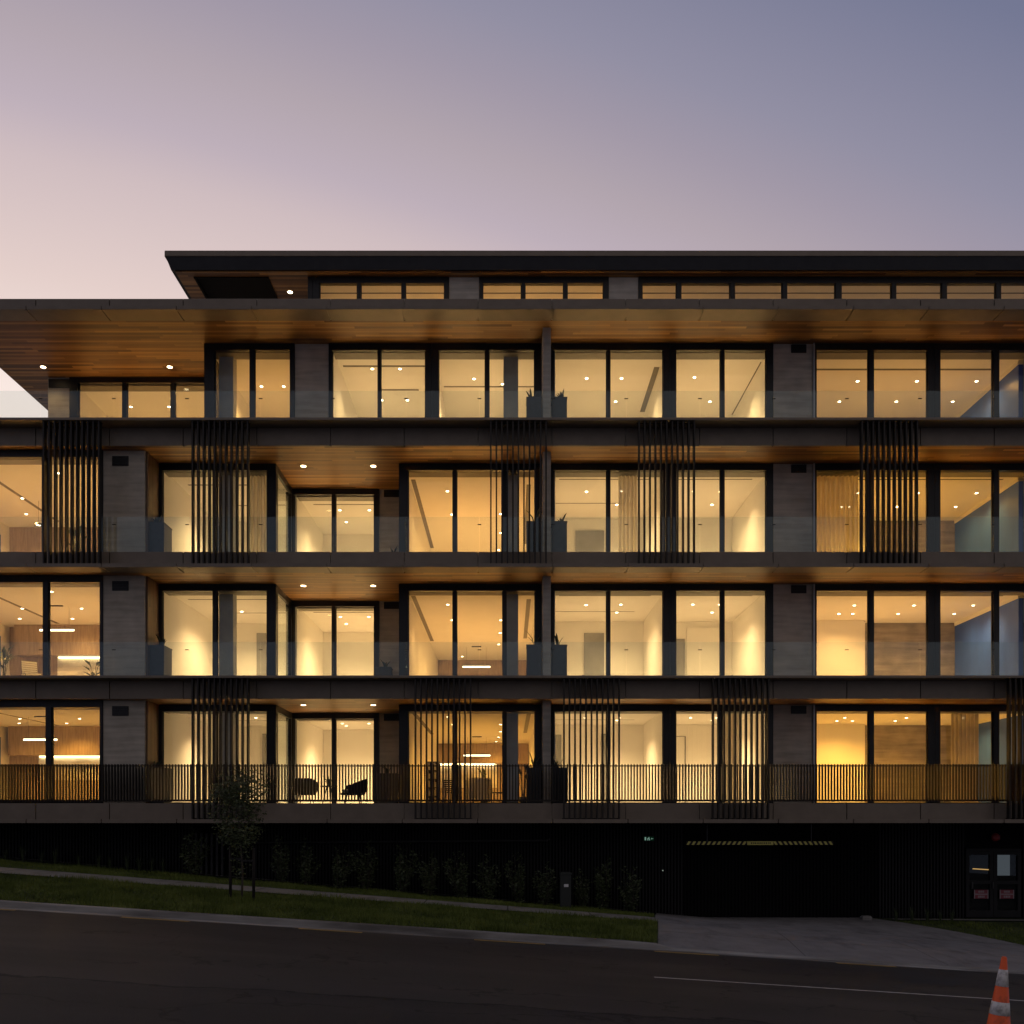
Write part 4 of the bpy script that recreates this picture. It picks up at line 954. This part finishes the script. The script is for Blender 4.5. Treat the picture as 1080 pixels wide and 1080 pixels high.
# curtains
def curtain(px0, px1, d, l, label, waves):
    x0, x1 = PX(px0, d), PX(px1, d); z0, z1 = F[l] + .02, S[l + 1] - .215; n = waves * 10; b = MB()
    ring = [(lerp(x0, x1, i / n), d + .045 * math.sin(i / n * waves * 2 * math.pi) + random.uniform(-.004, .004)) for i in range(n + 1)]
    for (a, c) in zip(ring, ring[1:]):
        b.poly([(a[0], a[1], z0), (c[0], c[1], z0), (c[0], c[1], z1), (a[0], a[1], z1)], 0, True)
        b.poly([(c[0], c[1] + .006, z0), (a[0], a[1] + .006, z0), (a[0], a[1] + .006, z1), (c[0], c[1] + .006, z1)], 0, True)
        b.poly([(a[0], a[1], z0), (a[0], a[1] + .006, z0), (c[0], c[1] + .006, z0), (c[0], c[1], z0)]); b.poly([(a[0], a[1], z1), (c[0], c[1], z1), (c[0], c[1] + .006, z1), (a[0], a[1] + .006, z1)])
    b.build('curtain', 'curtain', props={'label': label, 'category': 'curtain', 'group': 'curtains behind the windows'})
curtain(861, 905, 26.62, 3, 'pleated curtain between the concrete pillar and batten screen, third floor right', 9)
curtain(262, 281, 26.62, 3, 'narrow pleated curtain at the corner bay window, third floor', 5)
curtain(652, 672, 26.62, 3, 'narrow pleated curtain left of the middle right batten screen, third floor', 5)
curtain(1003, 1032, 26.62, 1, 'pleated curtain in the right end room, first floor', 7)
curtain(764, 782, 26.62, 1, 'narrow pleated curtain behind the batten screen, first floor right', 5)

# ------------------------------------------------------------------ sky, sun, camera
w = bpy.data.worlds.new('World'); scene.world = w; w.use_nodes = True
nt = w.node_tree; nt.nodes.clear(); out = nt.nodes.new('ShaderNodeOutputWorld')
tc = N(nt, 'ShaderNodeTexCoord')
SUN_AZ = (-.75, .60, .03)
dp = N(nt, 'ShaderNodeVectorMath', operation='DOT_PRODUCT'); L(nt, tc.outputs['Generated'], dp.inputs[0]); dp.inputs[1].default_value = (-.793, 2.085, -2.208)
mr = N(nt, 'ShaderNodeMapRange'); mr.inputs[1].default_value = -3.2; mr.inputs[2].default_value = 3.2; L(nt, dp.outputs['Value'], mr.inputs[0])
sky = ramp(nt, mr.outputs[0], [((q + 3.2) / 6.4, c) for q, c in ((-3.0, (.24, .2, .185)), (-2.2, (.155, .15, .185)), (-.7, (.125, .14, .23)), (-.2, (.17, .182, .285)), (.12, (.28, .266, .356)), (.26, (.35, .305, .376)),
                               (.41, (.435, .365, .41)), (.56, (.505, .42, .478)), (.67, (.61, .493, .51)), (.935, (.765, .61, .575)), (1.2, (.93, .79, .73)), (1.9, (.95, .74, .58)))])
nis = N(nt, 'ShaderNodeTexSky', sky_type='NISHITA'); nis.sun_disc = False; nis.sun_elevation = R(1.0); nis.sun_rotation = math.atan2(-.75, .6)
bg1 = N(nt, 'ShaderNodeBackground', Strength=1.0); L(nt, sky, bg1.inputs[0])
bg2 = N(nt, 'ShaderNodeBackground', Strength=.02); L(nt, nis.outputs[0], bg2.inputs[0])
ad = N(nt, 'ShaderNodeAddShader'); L(nt, bg1.outputs[0], ad.inputs[0]); L(nt, bg2.outputs[0], ad.inputs[1]); L(nt, ad.outputs[0], out.inputs[0])
sl = bpy.data.lights.new('sun', 'SUN'); sl.energy = .12; sl.angle = R(25); sl.color = (1, .72, .55)
so = bpy.data.objects.new('sun', sl); COL.objects.link(so); so.rotation_euler = Vector((.75, -.6, -.06)).to_track_quat('-Z', 'Y').to_euler()
cam = bpy.data.cameras.new('camera'); cam.sensor_width = 36; cam.sensor_fit = 'HORIZONTAL'; cam.lens = 36 * FPX / 1080
cam.shift_x = (540 - VX) / 1080; cam.shift_y = (VY - 540) / 1080; cam.clip_end = 500
co = bpy.data.objects.new('camera', cam); COL.objects.link(co); co.location = (0, 0, CZ); co.rotation_euler = (R(90), 0, 0); scene.camera = co
scene.render.engine = 'CYCLES'
scene.cycles.use_denoising = True; scene.cycles.transparent_max_bounces = 24; scene.cycles.max_bounces = 10; scene.cycles.diffuse_bounces = 6; scene.cycles.sample_clamp_indirect = 4; scene.cycles.use_light_tree = True
scene.view_settings.view_transform = 'Standard'; scene.view_settings.look = 'None'; scene.view_settings.exposure = 0; scene.view_settings.gamma = 1
